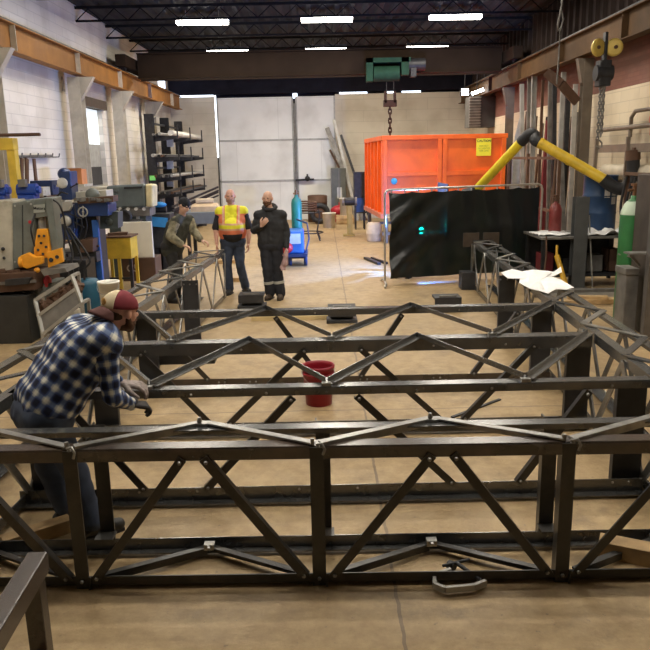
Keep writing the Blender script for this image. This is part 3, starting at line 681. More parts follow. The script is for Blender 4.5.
# ---------------- heater box, floodlights ----------------
a=at(470,97,24.0); b=at(507,97,24.0); zt=at(488,96,24).z; zb=at(488,127,24).z
t=thing('unit_heater','dark grey unit heater with louvred side hung high by the back corner','heater',((a.x+b.x)/2,24.2,zb))
part('casing',MB().box(a.x+.35,b.x,24,24.8,zb,zt),gmat('dark heater casing',(.06,.062,.068),.5,.2),t,bevel=.01)
part('louvre_box',MB().box(a.x,a.x+.35,24.03,24.8,zb,zt),M_mid,t)
q=MB(); n=11
for k in range(n): z=zb+.04+(zt-zb-.08)*k/(n-1); q.bar((a.x-.01,24.0,z),(a.x+.36,24.0,z),.06,.018)
part('louvre',q,gmat('pale louvre',(.42,.41,.38)),t); t.children[-1]['kind']='stuff'
part('hanger',MB().cyl((a.x+.5,24.3,zt),(a.x+.5,24.3,ZC),.012,seg=6).cyl((b.x-.1,24.3,zt),(b.x-.1,24.3,ZC),.012,seg=6),M_dark(),t)
M_fld=mat('lit flood lamp lens',(1,1,1),emit=(.85,.93,1.0),es=16)
c=at(465,92,24.6)
t=thing('flood_lamp','square lit flood lamp at the top of the back wall left of the heater','lamp',c)
part('housing',MB().box(c.x-.14,c.x+.14,c.y,c.y+.12,c.z-.12,c.z+.12).cyl((c.x,c.y+.06,c.z+.1),(c.x,c.y+.06,ZC+.2),.015,seg=6),M_dark(),t); part('lens',MB().box(c.x-.11,c.x+.11,c.y-.012,c.y,c.z-.1,c.z+.1),M_fld,t)
c=at(477,92,23.8)
t=thing('flood_lamp','slanted lit strip lamp just above the heater box','lamp',c)
part('housing',MB().bar(c+V((-.2,.03,-.06)),c+V((.22,.03,.08)),.1,.1).cyl((c.x,c.y+.03,c.z),(c.x,c.y+.03,ZC+.2),.012,seg=6),M_dark(),t); part('lens',MB().bar(c+V((-.17,-.03,-.055)),c+V((.2,-.03,.075)),.02,.09),M_fld,t)
# dark bracket work near the far right
# ---------------- chain hoist, cable ----------------
c=at(605,48,12.9)
t=thing('chain_hoist','chain hoist with two yellow trolley wheels hanging from the right runway','hoist',(c.x,c.y,c.z))
M_yw=gmat('yellow wheel paint',(.62,.45,.1),.5,.1)
for s in (-.145,.145):
    w_=part('trolley_wheel',MB().lathe((c.x+s,c.y-.03,c.z),[(0,-.0),(.05,0),(.05,.02),(.085,.02),(.13,-.01),(.145,.01),(.145,.05),(.11,.06),(0,.06)],20,axis=(0.5*(1 if s<0 else -1),-1,0)),M_yw,t)
    part('axle',MB().cyl((c.x+s,c.y-.12,c.z),(c.x+s,c.y+.06,c.z),.03,seg=10),M_rust,w_)
part('gear_case',MB().box(c.x-.1,c.x+.1,c.y-.1,c.y+.12,c.z-.62,c.z-.2).cyl((c.x-.14,c.y,c.z-.4),(c.x+.14,c.y,c.z-.4),.13).bar((c.x,c.y,c.z-.25),(c.x,c.y,c.z+.25),.05,.12,up=(0,1,0)),M_dark(),t,bevel=.01)
zb=at(603,140,12.9).z
q=MB(); chain(q,c.x-.03,c.y,c.z-.6,zb,.075,.011,.022); chain(q,c.x+.04,c.y+.03,c.z-.6,zb+.1,.075,.011,.022); chain(q,c.x+.0,c.y-.05,c.z-.6,zb+.05,.075,.011,.022)
part('chain',q,M_mid,t)
part('hook',MB().tube([(c.x,c.y,zb),(c.x+.05,c.y,zb-.05),(c.x+.05,c.y,zb-.12),(c.x,c.y,zb-.15),(c.x-.04,c.y,zb-.1)],.014,6),M_mid,t)
c=at(561,10,12.8); zb=at(561,85,12.8).z; zl=at(560,18,12.8).z
t=thing('hanging_cable','grey cable with a knotted loop hanging from the roof at the right','cable',(c.x,c.y,zb))
part('cable',MB().tube([(c.x+.02,c.y,ZC),(c.x+.01,c.y,zl+.2),(c.x-.04,c.y,zl-.1),(c.x-.03,c.y,zl-.2),(c.x+.0,c.y,zl-.15),(c.x,c.y,zb+.3),(c.x-.01,c.y,zb)],.016,8).tube([(c.x,c.y,zl+.15),(c.x+.05,c.y,zl-.02),(c.x,c.y,zl-.2)],.012,6),M_mid,t)
a=at(546,72,12.9);b=at(561,84,12.8);d_=at(577,102,12.9)
part('spreader',MB().bar(a,b,.15,.06,up=(0,1,0)).bar(b,d_,.15,.06,up=(0,1,0)),M_rust,t)
# ---------------- right wall services ----------------
M_pip=gmat('brown grey pipe',(.22,.18,.14),.5,.3)
t=thing('wall_pipes','pair of brown pipes running along the right wall below the chain hoist','pipes',(5.45,12,2.9))
zz=at(600,122,14).z
part('pipe',MB().tube([(5.45,14.4,2.72),(5.45,9,2.72)],.045,10),M_pip,t)
part('pipe',MB().tube([(5.45,13.1,2.55),(5.45,13.1,2.88),(5.45,12.95,2.98),(5.45,9,2.98)],.035,10),M_pip,t)
t=thing('wall_shelf','steel shelf frame with brackets carrying a long pale pipe along the right wall','shelf',(5.3,12,2.1))
part('rail',MB().bar((5.33,14.2,2.36),(5.33,9,2.36),.06,.14),M_pip,t); part('rail',MB().bar((5.3,14.2,1.78),(5.3,9,1.78),.05,.05),M_pip,t)
for Y in (14.2,12.75,11.4): part('bracket',MB().bar((5.28,Y,2.55),(5.26,Y,1.66),.06,.05,up=(0,1,0)).bar((5.3,Y,2.36),(5.58,Y,2.36),.05,.05).bar((5.28,Y,1.78),(5.58,Y,1.78),.05,.05),M_pip,t)
solo('pale_pipe',MB().cyl((5.46,14.1,1.95),(5.46,9.2,1.95),.13,seg=20),gmat('cream duct pipe',(.52,.46,.35),.5,.1),'long thick cream pipe lying on the right wall shelf','pipe',(5.33,12,1.75))
t=thing('louvred_vent','cream framed louvred vent high on the right wall at the frame edge','vent',(5.5,11.8,3.3))
part('frame',MB().box(5.5,5.6,12.35,12.47,3.25,4.15).box(5.5,5.6,10.9,11.02,3.25,4.15).box(5.5,5.6,11.02,12.35,4.05,4.15).box(5.5,5.6,11.02,12.35,3.25,3.35),M_be,t)
q=MB()
for k in range(8): q.obox((5.53,11.69,3.40+k*.085),(.10,1.33,.012),ry=.5)
part('louvre',q,M_lt,t); t.children[-1]['kind']='stuff'
part('backing',MB().box(5.585,5.597,11.0,12.4,3.3,4.1),M_blk(),t)
solo('red_valve_box',MB().obox((5.42,12.0,2.75),(.12,.25,.4)).cyl((5.35,12.0,2.8),(5.30,12.0,2.8),.06),gmat('faded red box',(.5,.16,.12),.5,0),'faded red box on the pipes at the right edge','box',(5.45,12.0,2.55))
# ---------------- right bench ----------------
t=thing('workbench','dark steel workbench with white papers and a blue drum on the right','workbench',(4.6,12.6,0))
bx0,bx1=3.72,5.4
part('top',MB().box(bx0,bx1,12.3,13.4,.86,.90),M_mid,t,bevel=.005)
part('shelf',MB().box(bx0+.05,bx1,12.35,13.35,.2,.23),M_dark(),t)
for x_ in (bx0+.04,bx1-.1):
    for Y in (12.34,13.3): part('leg',MB().box(x_,x_+.06,Y,Y+.06,0,.86),M_dark(),t)
part('back_panel',MB().box(bx0+.1,bx1,13.36,13.39,.23,.86),M_dark(),t)
def sheet(name,cx,cy,z,w,d,rz,lb,seed,crumple=.03,thick=.006,grp=None,cat='paper',nx=14,over=None):
    q=MB(); vs=[]; rr=random.Random(seed)
    for i in range(nx+1):
        for k in range(nx+1):
            u=i/nx-.5; v=k/nx-.5; edge=1+.12*noise.noise(V((u*3+seed,v*3,seed)))
            x_=u*w*edge; y_=v*d*edge*(1+.25*math.sin(u*7+seed))
            zz=abs(noise.noise(V((u*4+seed,v*4,1.7*seed))))*crumple*2
            X=cx+x_*math.cos(rz)-y_*math.sin(rz); Yy=cy+x_*math.sin(rz)+y_*math.cos(rz)
            if over: zz=max(0,zz-over(X,Yy))if False else zz-over(X,Yy)
            vs.append((X,Yy,z+thick+zz))
    q.add(vs,[(i*(nx+1)+k,(i+1)*(nx+1)+k,(i+1)*(nx+1)+k+1,i*(nx+1)+k+1) for i in range(nx) for k in range(nx)],True)
    o=solo(name,q,M_paper,lb,cat,(cx,cy,z),grp); md=o.modifiers.new('t','SOLIDIFY'); md.thickness=thick
    return o
sheet('paper_stack',4.02,12.75,.90,.62,.6,.1,'flat white papers on the left end of the workbench',1.3,.02,.012)
sheet('crumpled_sheet',4.90,12.62,.90,.85,.5,.1,'crumpled white sheet on the bench below the blue drum',2.6,.07,.008)
c=at(557,275,8.9)
def ov(X,Y):
    return 0.0
PG=[(501,273),(512,270),(522,271),(533,270),(548,272),(556,271),(561,267),(562,273),(553,276),(561,280),(566,284),(574,287),(566,290),(556,290),(548,293),(539,291),(531,290),(524,285),(519,283),(520,279),(508,278)]
q=MB(); zz_=ZT+.022; cpt=fl(540,281,zz_+.01); rg=[]
for k,(x_,y_) in enumerate(PG):
    p=fl(x_,y_,zz_); rg.append(p+V((0,0,.010*math.sin(k*2.1))))
n=len(rg); vs=[cpt]+[cpt.lerp(p,.55)+V((0,0,.018*math.sin(i_*1.7)+.006)) for i_,p in enumerate(rg)]+rg
fs=[(0,1+i_,1+(i_+1)%n) for i_ in range(n)]+[(1+i_,1+n+i_,1+n+(i_+1)%n,1+(i_+1)%n) for i_ in range(n)]
q.add(vs,fs,False); o=solo('paper_sheet',q,M_paper,'large torn white paper lying over the right side truss','paper',cpt); md=o.modifiers.new('t','SOLIDIFY'); md.thickness=.006
# blue drum on bench (two thirds hidden)
c=at(598,224,13.1); 
t=thing('steel_drum','dark blue steel drum with white labels standing on the workbench','drum',(c.x,13.1,.90))
zz=.90; R_=.29
part('shell',MB().lathe((c.x,13.1,zz),[(0,0),(R_,0),(R_+.008,.02),(R_,.04),(R_,.32),(R_+.01,.34),(R_,.36),(R_,.62),(R_+.01,.64),(R_,.66),(R_,.98),(R_+.01,1.0),(R_-.01,1.0),(R_-.02,.98),(0,.98)],28),gmat('navy drum paint',(.018,.05,.12),.4,.1),t)
def label_on(t,x_,z_,w,h,m):
    q=MB(); vs=[]
    for i in range(5):
        xx=x_-w/2+w*i/4; yy=13.1-math.sqrt(max(0,(R_+.004)**2-(xx-c.x)**2))
        vs+=[(xx,yy,z_),(xx,yy,z_+h)]
    q.add(vs,[(2*i,2*i+2,2*i+3,2*i+1) for i in range(4)]); part('paper_label',q,m,t,clean=False)
label_on(t,c.x-.05,zz+.92-.0,.12,.05,M_paper) ; label_on(t,c.x+.02,zz+.62,.10,.2,M_paper); label_on(t,c.x+.15,zz+.50,.09,.28,gmat('grey label',(.5,.5,.5),.6,0))
c=at(555,222,13.0)
t=thing('gas_cylinder','small dark red gas cylinder standing on the left part of the workbench','gas cylinder',(c.x,13.0,.9))
part('body',MB().lathe((c.x,13.0,.9),[(0,0),(.1,0),(.11,.02),(.11,.42),(.08,.5),(.03,.54),(.03,.56)],20),gmat('dark red cylinder paint',(.2,.035,.03),.4,0),t)
part('valve',MB().cyl((c.x,13,1.46),(c.x,13,1.56),.025).cyl((c.x-.06,13,1.52),(c.x+.06,13,1.52),.015).cyl((c.x,13,1.56),(c.x,13,1.58),.045),M_rust,t)
# under-bench
for x_,w,h,m,nm,lb in ((3.95,.22,.34,M_drs,'red_crate','red crate on the lower shelf of the workbench'),(4.35,.3,.25,M_dark(),'steel_bin','black bin on the lower shelf of the workbench'),(4.78,.3,.3,M_mid,'steel_bin','grey bin on the lower shelf under the drum'),(5.12,.2,.4,M_rust,'steel_bin','tall rusty bin at the wall end of the lower shelf')):
    q=MB(); X0,X1,Y0,Y1=x_-w/2,x_+w/2,12.6,12.95
    q.box(X0,X1,Y0,Y0+.015,.235,.235+h).box(X0,X1,Y1-.015,Y1,.235,.235+h).box(X0,X0+.015,Y0,Y1,.235,.235+h).box(X1-.015,X1,Y0,Y1,.235,.235+h).box(X0,X1,Y0,Y1,.235,.25)
    solo(nm,q,m,lb,'bin',(x_,12.75,.235))
# grey post stub
c=fl(576,288)
t=thing('steel_column_section','grey I section steel post standing upright in front of the workbench','steel post',(c.x,c.y,0))
zt=at(573,197,c.y).z
part('section',MB().ibeam((c.x,c.y,.02),(c.x,c.y,zt),.23,.18,.014,up=(0,-1,0)),gmat('grey primer',(.095,.10,.10),.5,.2),t)
part('base_plate',MB().box(c.x-.16,c.x+.16,c.y-.13,c.y+.13,0,.02),M_mid,t)
solo('thin_rod',MB().cyl((c.x+.28,c.y-.02,0),(c.x+.17,c.y+.05,1.25),.014,seg=8),M_lt,'thin pale rod leaning on the grey steel post','rod',(c.x+.28,c.y,0))
c=fl(550,285); c2=at(556,250,12.1)
solo('yellow_tube',MB().cyl((c.x,11.75,0.03),(c2.x,12.05,.62),.045,seg=14).cyl((c2.x,12.05,.62),(c2.x+.02,12.12,.78),.02),gmat('orange yellow tube',(.60,.34,.02),.45,0),'short yellow tube leaning under the workbench edge','tube',(c.x,c.y,0))
solo('air_hose',MB().tube([(3.78,12.2,.93),(3.78,12.15,.6),(3.74,12.1,.3),(3.7,12.0,.02),(3.85,11.8,.015)],.014,6),M_rust,'thin brown hose hanging off the left end of the workbench','hose',(3.8,12,0))
# floor stock right
a=fl(556,291); b=fl(618,291)
solo('steel_channel',MB().chan((3.5,11.35,.0),(5.2,11.35,.0),.12,.10,.01,sg=1),M_lt,'long pale steel channel lying on the floor before the bench','steel channel',(4.3,11.35,0),'steel lying by the bench')
solo('steel_channel',MB().bar((3.45,11.62,.06),(5.1,11.62,.06),.1,.12),M_mid,'grey square tube on the floor just behind the pale channel','steel tube',(4.3,11.6,0),'steel lying by the bench')
solo('timber_plank',MB().obox((4.0,11.0,.04),(1.1,.2,.07),rz=.06),M_wood,'pale timber plank on the floor inside the right truss','plank',(4.0,11.0,0))
solo('timber_plank',MB().obox((4.1,11.02,.10),(.6,.12,.05),rz=-.2),M_wood,'short timber offcut lying on top of the pale plank','plank',(4.1,11.02,.075))
# green cylinder
c=fl(625,322); 
t=thing('gas_cylinder','tall green gas cylinder with brass valve standing at the right edge','gas cylinder',(c.x,c.y,0))
zs=at(628,207,c.y).z
part('body',MB().lathe((c.x,c.y,0),[(0,0.0),(.15,0),(.165,.03),(.165,zs-.14),(.155,zs-.06),(.12,zs+.03),(.07,zs+.09),(.045,zs+.11),(.045,zs+.15),(0,zs+.15)],28),M_grn,t)
part('shoulder_band',MB().lathe((c.x,c.y,0),[(.162,zs-.10),(.158,zs-.055),(.123,zs+.034),(.09,zs+.075)],28),gmat('pale green band',(.45,.55,.42),.5,0),t)
part('valve',MB().cyl((c.x,c.y,zs+.15),(c.x,c.y,zs+.28),.03).cyl((c.x-.09,c.y,zs+.22),(c.x+.05,c.y,zs+.22),.02).cyl((c.x,c.y,zs+.28),(c.x,c.y,zs+.31),.055),gmat('brown brass',(.25,.13,.07),.4,.6),t)
part('chain',MB().tube([(c.x-.17,c.y-.02,.95),(c.x-.06,c.y-.17,.93),(c.x+.1,c.y-.14,.95),(c.x+.17,c.y,.97)],.012,6),M_mid,t)
# tool cabinet at edge
t=thing('tool_cabinet','tall dark brown steel cabinet at the right edge in front of the green cylinder','cabinet',(4.4,8.9,0))
cx0=at(639,300,8.9).x
part('body',MB().box(cx0+.12,cx0+.9,8.75,9.5,0,2.02),gmat('dark brown cabinet steel',(.075,.058,.048),.5,.3,dirt=(.12,.10,.08),dirt_amt=.5),t,bevel=.01)
part('edge_post',MB().box(cx0,cx0+.10,8.7,8.8,0,2.1),gmat('grey post steel',(.15,.14,.13),.45,.5),t)
part('tray',MB().box(cx0-.2,cx0+.1,8.8,9.0,1.06,1.08).bar((cx0-.15,8.95,1.06),(cx0,8.95,.9),.03,.03),M_mid,t)
c2=part('side_box',MB().box(cx0-.14,cx0+.02,9.0,9.3,.0,.78).box(cx0-.16,cx0+.02,8.98,9.32,.78,.86),M_mid,t,bevel=.008)
part('door',MB().box(cx0+.16,cx0+.88,8.735,8.75,.1,1.95),gmat('dark brown door',(.06,.047,.04),.45,.3),t)
for k,(z_,lb) in enumerate(((1.62,'upper'),(1.3,'lower'))): part('handle',MB().cyl((cx0+.2,8.72,z_),(cx0+.2,8.72,z_+.15),.012,seg=6),M_lt,t)
solo('white_paper_pad',MB().obox((cx0+.35,9.0,2.035),(.3,.2,.03),rz=.1),M_paper,'white paper pad lying on top of the tall brown cabinet','paper',(cx0+.35,9.0,2.02))
# packed thin bars behind the leaning stock
for k in range(16):
    Y=15.35+.3*k; xb=5.36; lean=.11; h=2.2+1.5*rnd.random(); w=.04+.03*rnd.random()
    dy=0
    solo('thin_bar',MB().bar((xb,Y,0),(min(5.5,xb+lean),Y+dy,h),w,w,up=(0,1,0)),[M_rust,M_dark(),M_mid,M_rust][k%4],'thin dark bar packed upright behind the leaning stock on the right wall','bar',(xb,Y,0),'thin bars packed behind the leaning stock')

# dark stand of hoses and bars between drum and green cylinder
t=thing('hose_stand','dark steel stand draped with black hoses behind the green gas cylinder','stand',(5.2,11.6,0))
part('cabinet',MB().box(5.0,5.5,11.2,12.1,0,1.35),M_dark(),t,bevel=.01)
for k in range(5):
    a=V((4.98,11.3+.17*k,1.9-.1*(k%2))); part('hose',MB().tube(smooth_pts([a,a+V((-.04,.06,-.5)),a+V((-.02,-.1,-1.0)),a+V((.0,.05,-1.5))]),.022,7),M_blk(),t)
part('hose_bar',MB().bar((5.0,11.2,1.95),(5.0,12.1,1.95),.05,.05).box(5.0,5.06,11.2,11.26,1.35,1.95).box(5.0,5.06,12.04,12.1,1.35,1.95),M_rust,t)
for k in range(6):
    y_=9.9+.22*k; solo('black_bar',MB().bar((5.15,y_,0),(5.5,y_-.2+.1*(k%3),1.7+.25*(k%3)),.06,.05,up=(0,1,0)),M_dark() if k%2 else M_rust,'dark bar leaning on the right wall behind the green gas cylinder','bar',(5.15,y_,0),'dark bars behind the green cylinder')
# ================= BACK CENTRE =================
# leaning beams on back wall
for k,(xb,yb,xt,yt,w,m,lb) in enumerate(((352,192,327,128,.16,M_mid,'wide grey beam leaning on the back wall, nearest the white doors'),(352,196,334,120,.10,M_lt,'pale thin bar leaning on the back wall behind the wide beam'),(360,190,341,135,.09,M_dark(),'black bar leaning on the back wall, last on the right'),(355,198,330,150,.08,M_rust,'short rusty bar leaning low against the back wall'))):
    b=at(xb,yb,27.2); t_=at(xt,yt,27.75); 
    d=(t_-b); b2=b-d*(b.z/d.z) if d.z>0 else b
    b2.y=27.0
    solo('steel_beam',MB().bar(b2,t_,w,.1,up=(0,1,0)),m,lb,'steel beam',b2,'beams leaning on the back wall')
a0,a1,z0_,z1_=px(331,168,346,200,27.0)
t=thing('steel_locker','narrow grey locker with a small window against the back wall','cabinet',((a0+a1)/2,27.2,0))
part('body',MB().box(a0,a1,27.0,27.5,0,z1_),gmat('grey green locker',(.11,.12,.11),.5,.2),t,bevel=.02)
part('window_pane',MB().box(a0+.22,a1-.15,26.98,27.0,z1_-1.1,z1_-.7),gmat('pale pane',(.5,.5,.45),.3,0),t)
for s in (0,1): part('door_edge',MB().box(a0+s*.28,a0+s*.28+.03,26.97,27.0,.1,z1_-.05),M_mid,t)
a0,a1,z0_,z1_=px(354,172,366,198,23.6)
t=thing('tool_rack','dark two shelf stand with a blue bin beside the orange container','stand',((a0+a1)/2,23.7,0))
part('box',MB().box(a0,a1,23.6,24.1,z0_,z1_),M_dark(),t,bevel=.01)
for x_ in (a0+.02,a1-.08):
    for y_ in (23.62,24.0): part('leg',MB().box(x_,x_+.05,y_,y_+.05,0,z0_),M_dark(),t)
zs=at(360,212,23.6).z
part('shelf',MB().box(a0,a1,23.6,24.1,zs-.04,zs),M_dark(),t)
solo('blue_bin',MB().ext([(a0+.05,23.65,zs),(a1-.05,23.65,zs),(a1,23.65,zs+.5),(a0,23.65,zs+.5)],(0,.35,0)),gmat('blue plastic bin',(.02,.07,.25),.5,0),'blue plastic bin on the dark stand beside the container','bin',((a0+a1)/2,23.8,zs))
def bucket(name,p,r0,r1,h,m,lb,cat='bucket',handle=True,grp=None,dark=None):
    t=thing(name,lb,cat,p,0,grp); x,y,z=p
    part('shell',MB().lathe((x,y,z),[(0,0),(r0,0),(r1,h*.93),(r1+.008,h*.93),(r1+.008,h),(r1-.006,h),(r1-.008,h*.9),(r0-.008,.012),(0,.012)],28),m,t)
    if handle: 
        pts=[(x+(r1+.01)*math.cos(a_),y-(r1+.01)*.25*math.sin(a_)-r1*.9*math.sin(a_),z+h*.88-.11*math.sin(a_)) for a_ in [PI*k/12 for k in range(13)]]
        part('handle',MB().tube(pts,.004,6),M_lt,t)
    return t
c=fl(319,403); bucket('plastic_bucket',(c.x,c.y,0),.125,.150,.385,gmat('dark red bucket plastic',(.30,.012,.025),.35,0,var=.08),'dark red bucket on the floor among the steel frames')
part('bucket_ring',MB().lathe((c.x,c.y,0),[(.144,.30),(.155,.303),(.155,.315),(.146,.318)],28),gmat('dark red bucket plastic',(.3,.012,.025)),[o for o in bpy.data.objects if o.name=='plastic_bucket'][0])
c=fl(329,225); bucket('white_jug',(c.x,c.y-1,0),.2,.22,.5,gmat('off white plastic',(.62,.58,.48),.5,0),'off white pail on the floor near the back doors',handle=False)
c=fl(347,222); bucket('white_jug',(c.x-.1,c.y-.6,.3),.16,.18,.6,gmat('off white plastic',(.62,.58,.48),.5,0),'white pail standing on a crate beside the dark stand',handle=False)
solo('wooden_crate',MB().box(c.x-.4,c.x+.2,c.y-.9,c.y-.35,0,.3).box(c.x-.42,c.x+.22,c.y-.92,c.y-.9,.05,.12).box(c.x-.42,c.x+.22,c.y-.92,c.y-.9,.18,.25),M_wood,'low wooden crate under the white pail','crate',(c.x-.1,c.y-.6,0))
c=fl(330,222); solo('rusty_drum',MB().lathe((c.x-.45,c.y+.3,0),[(0,0),(.36,0),(.36,.3),(.375,.32),(.36,.34),(.36,.7),(.375,.72),(.36,.74),(.36,.95),(.33,.97),(0,.95)],24),M_rust,'rusty brown drum by the back wall behind the pail','drum',(c.x-.45,c.y+.3,0))
c=fl(340,222); solo('red_tank',MB().sph((c.x,c.y,.42),(.34,.22,.2),16,10).cyl((c.x,c.y,.6),(c.x,c.y,.72),.04).box(c.x-.2,c.x-.14,c.y-.1,c.y+.1,0,.3).box(c.x+.14,c.x+.2,c.y-.1,c.y+.1,0,.3),M_red,'small red air tank on feet by the back wall','tank',(c.x,c.y,0))
c=fl(320,224); t=thing('rubber_tyre','black tyre standing by the back doors','tyre',(c.x,c.y,0))
part('tread',MB().tube([(c.x+.28*math.cos(a_),c.y,.38+.28*math.sin(a_)) for a_ in [2*PI*k/20 for k in range(21)]],.1,10,False),M_blk(),t)
part('rim',MB().cyl((c.x,c.y-.05,.38),(c.x,c.y+.05,.38),.18),M_rust,t)
c=fl(350,236); t=thing('bench_grinder','yellow pedestal grinder standing in the open floor before the dark stand','grinder',(c.x,c.y,0))
part('pedestal',MB().box(c.x-.08,c.x+.08,c.y,c.y+.16,.05,.9).box(c.x-.2,c.x+.15,c.y-.1,c.y+.25,0,.05),gmat('dull yellow pedestal',(.35,.25,.05),.5,0),t,bevel=.01)
part('motor',MB().cyl((c.x-.15,c.y+.08,1.02),(c.x+.15,c.y+.08,1.02),.12),M_dark(),t)
for s in (-1,1): part('grinding_wheel',MB().cyl((c.x+s*.17,c.y+.08,1.02),(c.x+s*.22,c.y+.08,1.02),.13),M_mid,t)
# wire stand by doors
c=fl(310,240); t=thing('wire_cart','spindly steel wire cart by the white doors right of the welding set','cart',(c.x,c.y,0))
for k in range(4):
    a_=PI/4+k*PI/2; p=V((c.x+.42*math.cos(a_),c.y+.42*math.sin(a_),0)); part('leg',MB().tube([p,p+V((-.12*math.cos(a_),0,.25)),p+V((0,0,.7)),p+V((-.05*math.cos(a_),0,.85))],.022,6),M_dark(),t)
for z_ in (.22,.8): part('ring',MB().tube([(c.x+.38*math.cos(2*PI*k/20),c.y+.38*math.sin(2*PI*k/20),z_) for k in range(21)],.02,6,False),M_dark(),t)
part('coil',MB().tube([(c.x+(.2+.01*(k%3))*math.cos(k*.6),c.y+.2*math.sin(k*.6),.82+.006*k) for k in range(50)],.025,6),M_rust,t)
# welding set
c=fl(297,266); X,Y=c.x,c.y
t=thing('welding_machine','blue wheeled welding set with red panel behind the man in dark overalls','welding machine',(X,Y,0))
part('cabinet',MB().box(X-.22,X+.16,Y-.1,Y+.6,.28,.78),M_bb,t,bevel=.04)
part('front_panel',MB().box(X-.15,X+.10,Y-.125,Y-.1,.5,.72),gmat('pale blue panel',(.45,.6,.75),.4,0),t)
part('coil_pack',MB().sph((X-.22,Y-.12,.42),(.15,.12,.13),14,10),M_red,t)
for s in (-1,1): part('rear_wheel',MB().lathe((X+.02+s*.17,Y+.1,.17),[(0,-.03),(.06,-.03),(.06,-.02),(.12,-.02),(.12,-.04),(.17,-.035),(.17,.035),(.12,.04),(.06,.03),(0,.03)],20,axis=(1,0,0)),M_bl,t)
part('axle',MB().cyl((X-.2,Y+.1,.17),(X+.22,Y+.1,.17),.02),M_dark(),t)
part('chassis',MB().box(X-.35,X+.24,Y-.2,Y+.7,.22,.28).bar((X-.35,Y-.18,.0),(X-.35,Y-.18,.22),.04,.04,up=(0,1,0)),M_bl,t)
part('side_pipe',MB().tube([(X+.2,Y,.3),(X+.28,Y,.6),(X+.24,Y+.3,.9),(X-.0,Y+.5,.98)],.02,6),M_bl,t)
cc=V((X+.0,Y+.75,.24)); 
g=thing('gas_cylinder','teal gas cylinder carried on the back of the blue welding set','gas cylinder',(cc.x,cc.y,.24))
zt=at(297,198,Y+.75).z
part('body',MB().lathe(cc,[(0,0),(.11,0),(.12,.02),(.12,zt-.24-.12),(.10,zt-.24-.03),(.04,zt-.24+.03),(.035,zt-.24+.07)],22),M_tl,g)
part('valve',MB().cyl((cc.x,cc.y,zt+.05),(cc.x,cc.y,zt+.18),.025).cyl((cc.x-.07,cc.y,zt+.1),(cc.x+.06,cc.y,zt+.1),.018),gmat('brown brass',(.25,.13,.07)),g)
part('platform',MB().box(X-.15,X+.15,Y+.6,Y+.9,.2,.238),M_bl,t)
# planks on floor in the middle
a=fl(252,320);b=fl(331,318)
solo('timber_plank',MB().obox(((a.x+b.x)/2,10.33,.03),(b.x-a.x,.13,.06),rz=.0),gmat('pale yellow timber',(.62,.48,.24),.7,0),'long pale timber plank on the floor beyond the rails','plank',((a.x+b.x)/2,10.33,0))
for x_,y_,lb in ((224,263,'flat board on the floor behind the man in the vest'),(236,281,'short timber batten by the boots of the man in the vest')):
    c=fl(x_,y_); solo('timber_plank',MB().obox((c.x,c.y,.04),(.75 if y_<270 else .4,.22,.08),rz=.05),M_wood,lb,'plank',(c.x,c.y,0))
for x_,y_,lb,rz in ((455,258,'thin dark offcut on the floor left of the curtain',.9),):
    pass
c=fl(372,262); solo('steel_offcut',MB().obox((c.x,c.y,.03),(.08,1.0,.05),rz=.25).obox((c.x+.16,c.y,.03),(.06,.9,.05),rz=.3),M_dark(),'pair of dark steel offcuts on the floor left of the curtain','steel offcut',(c.x,c.y,0))
# timber blocks, clamp in front
c=fl(38,540); solo('timber_block',MB().obox((c.x,c.y,.045),(.10,.42,.09),rz=-.9),M_wood,'timber block under the left end of the front truss','timber block',(c.x,c.y,0),bevel=.004)
c=fl(637,560); solo('timber_block',MB().obox((c.x,c.y,.05),(.42,.12,.10),rz=-.45),M_wood,'timber block under the right end of the front truss','timber block',(c.x,c.y,0),bevel=.004)
c=fl(458,588)
t=thing('c_clamp','grey steel C clamp lying on the floor under the front truss','clamp',(c.x,c.y,0))
q=MB(); P=[V((c.x-.02,c.y+.12,.03)),V((c.x-.12,c.y+.07,.03)),V((c.x-.13,c.y-.02,.03)),V((c.x-.08,c.y-.06,.03)),V((c.x+.08,c.y-.04,.03)),V((c.x+.15,c.y+.0,.03))]
for i in range(len(P)-1): q.bar(P[i],P[i+1],.02,.035)
part('frame',q,M_lt,t); part('screw',MB().cyl((c.x+.13,c.y+.02,.03),(c.x+.02,c.y+.17,.05),.012,seg=10).cyl((c.x-.06,c.y+.14,.05),(c.x+.1,c.y+.20,.05),.009,seg=8),M_dark(),t)
part('swivel_pad',MB().cyl((c.x+.01,c.y+.16,.03),(c.x-.02,c.y+.19,.03),.025),M_dark(),t)
# steel scale bar / strap on floor near B
a=fl(452,418);b=fl(500,400)
solo('steel_strap',MB().bar((a.x,a.y,.008),(b.x,b.y,.008),.03,.012),M_dark(),'thin dark strap lying on the floor right of the middle rails','strap',(a.x,a.y,0))
# ================= LEFT SIDE =================
# ---- cantilever pipe rack ----
t=thing('cantilever_rack','tall dark cantilever rack loaded with pipes against the left wall','rack',(-4.9,24,0))
ys=(21.8,23.9,26.2); lv=(3.02,2.42,1.84,1.36)
zt=3.65
for Y in ys:
    part('column',MB().ibeam((-5.0,Y,0),(-5.0,Y,zt),.26,.16,.015,up=(0,1,0)).box(-5.15,-4.2,Y-.06,Y+.06,0,.12),DK,t)
    for z_ in lv:
        a_=part('arm',MB().ext([(-4.92,Y-.05,z_-.16),(-4.92,Y-.05,z_),(-4.18,Y-.05,z_),(-4.18,Y-.05,z_-.08)],(0,.1,0)),DK,t)
        part('stop_pin',MB().cyl((-4.2,Y,z_-.02),(-4.2,Y,z_+.32),.022,seg=8),DK,a_)
for z_ in (.6,2.1,3.4): part('brace',MB().bar((-5.0,ys[0],z_),(-5.0,ys[2],z_),.06,.06),DK,t)
g='pipes and bars on the rack'
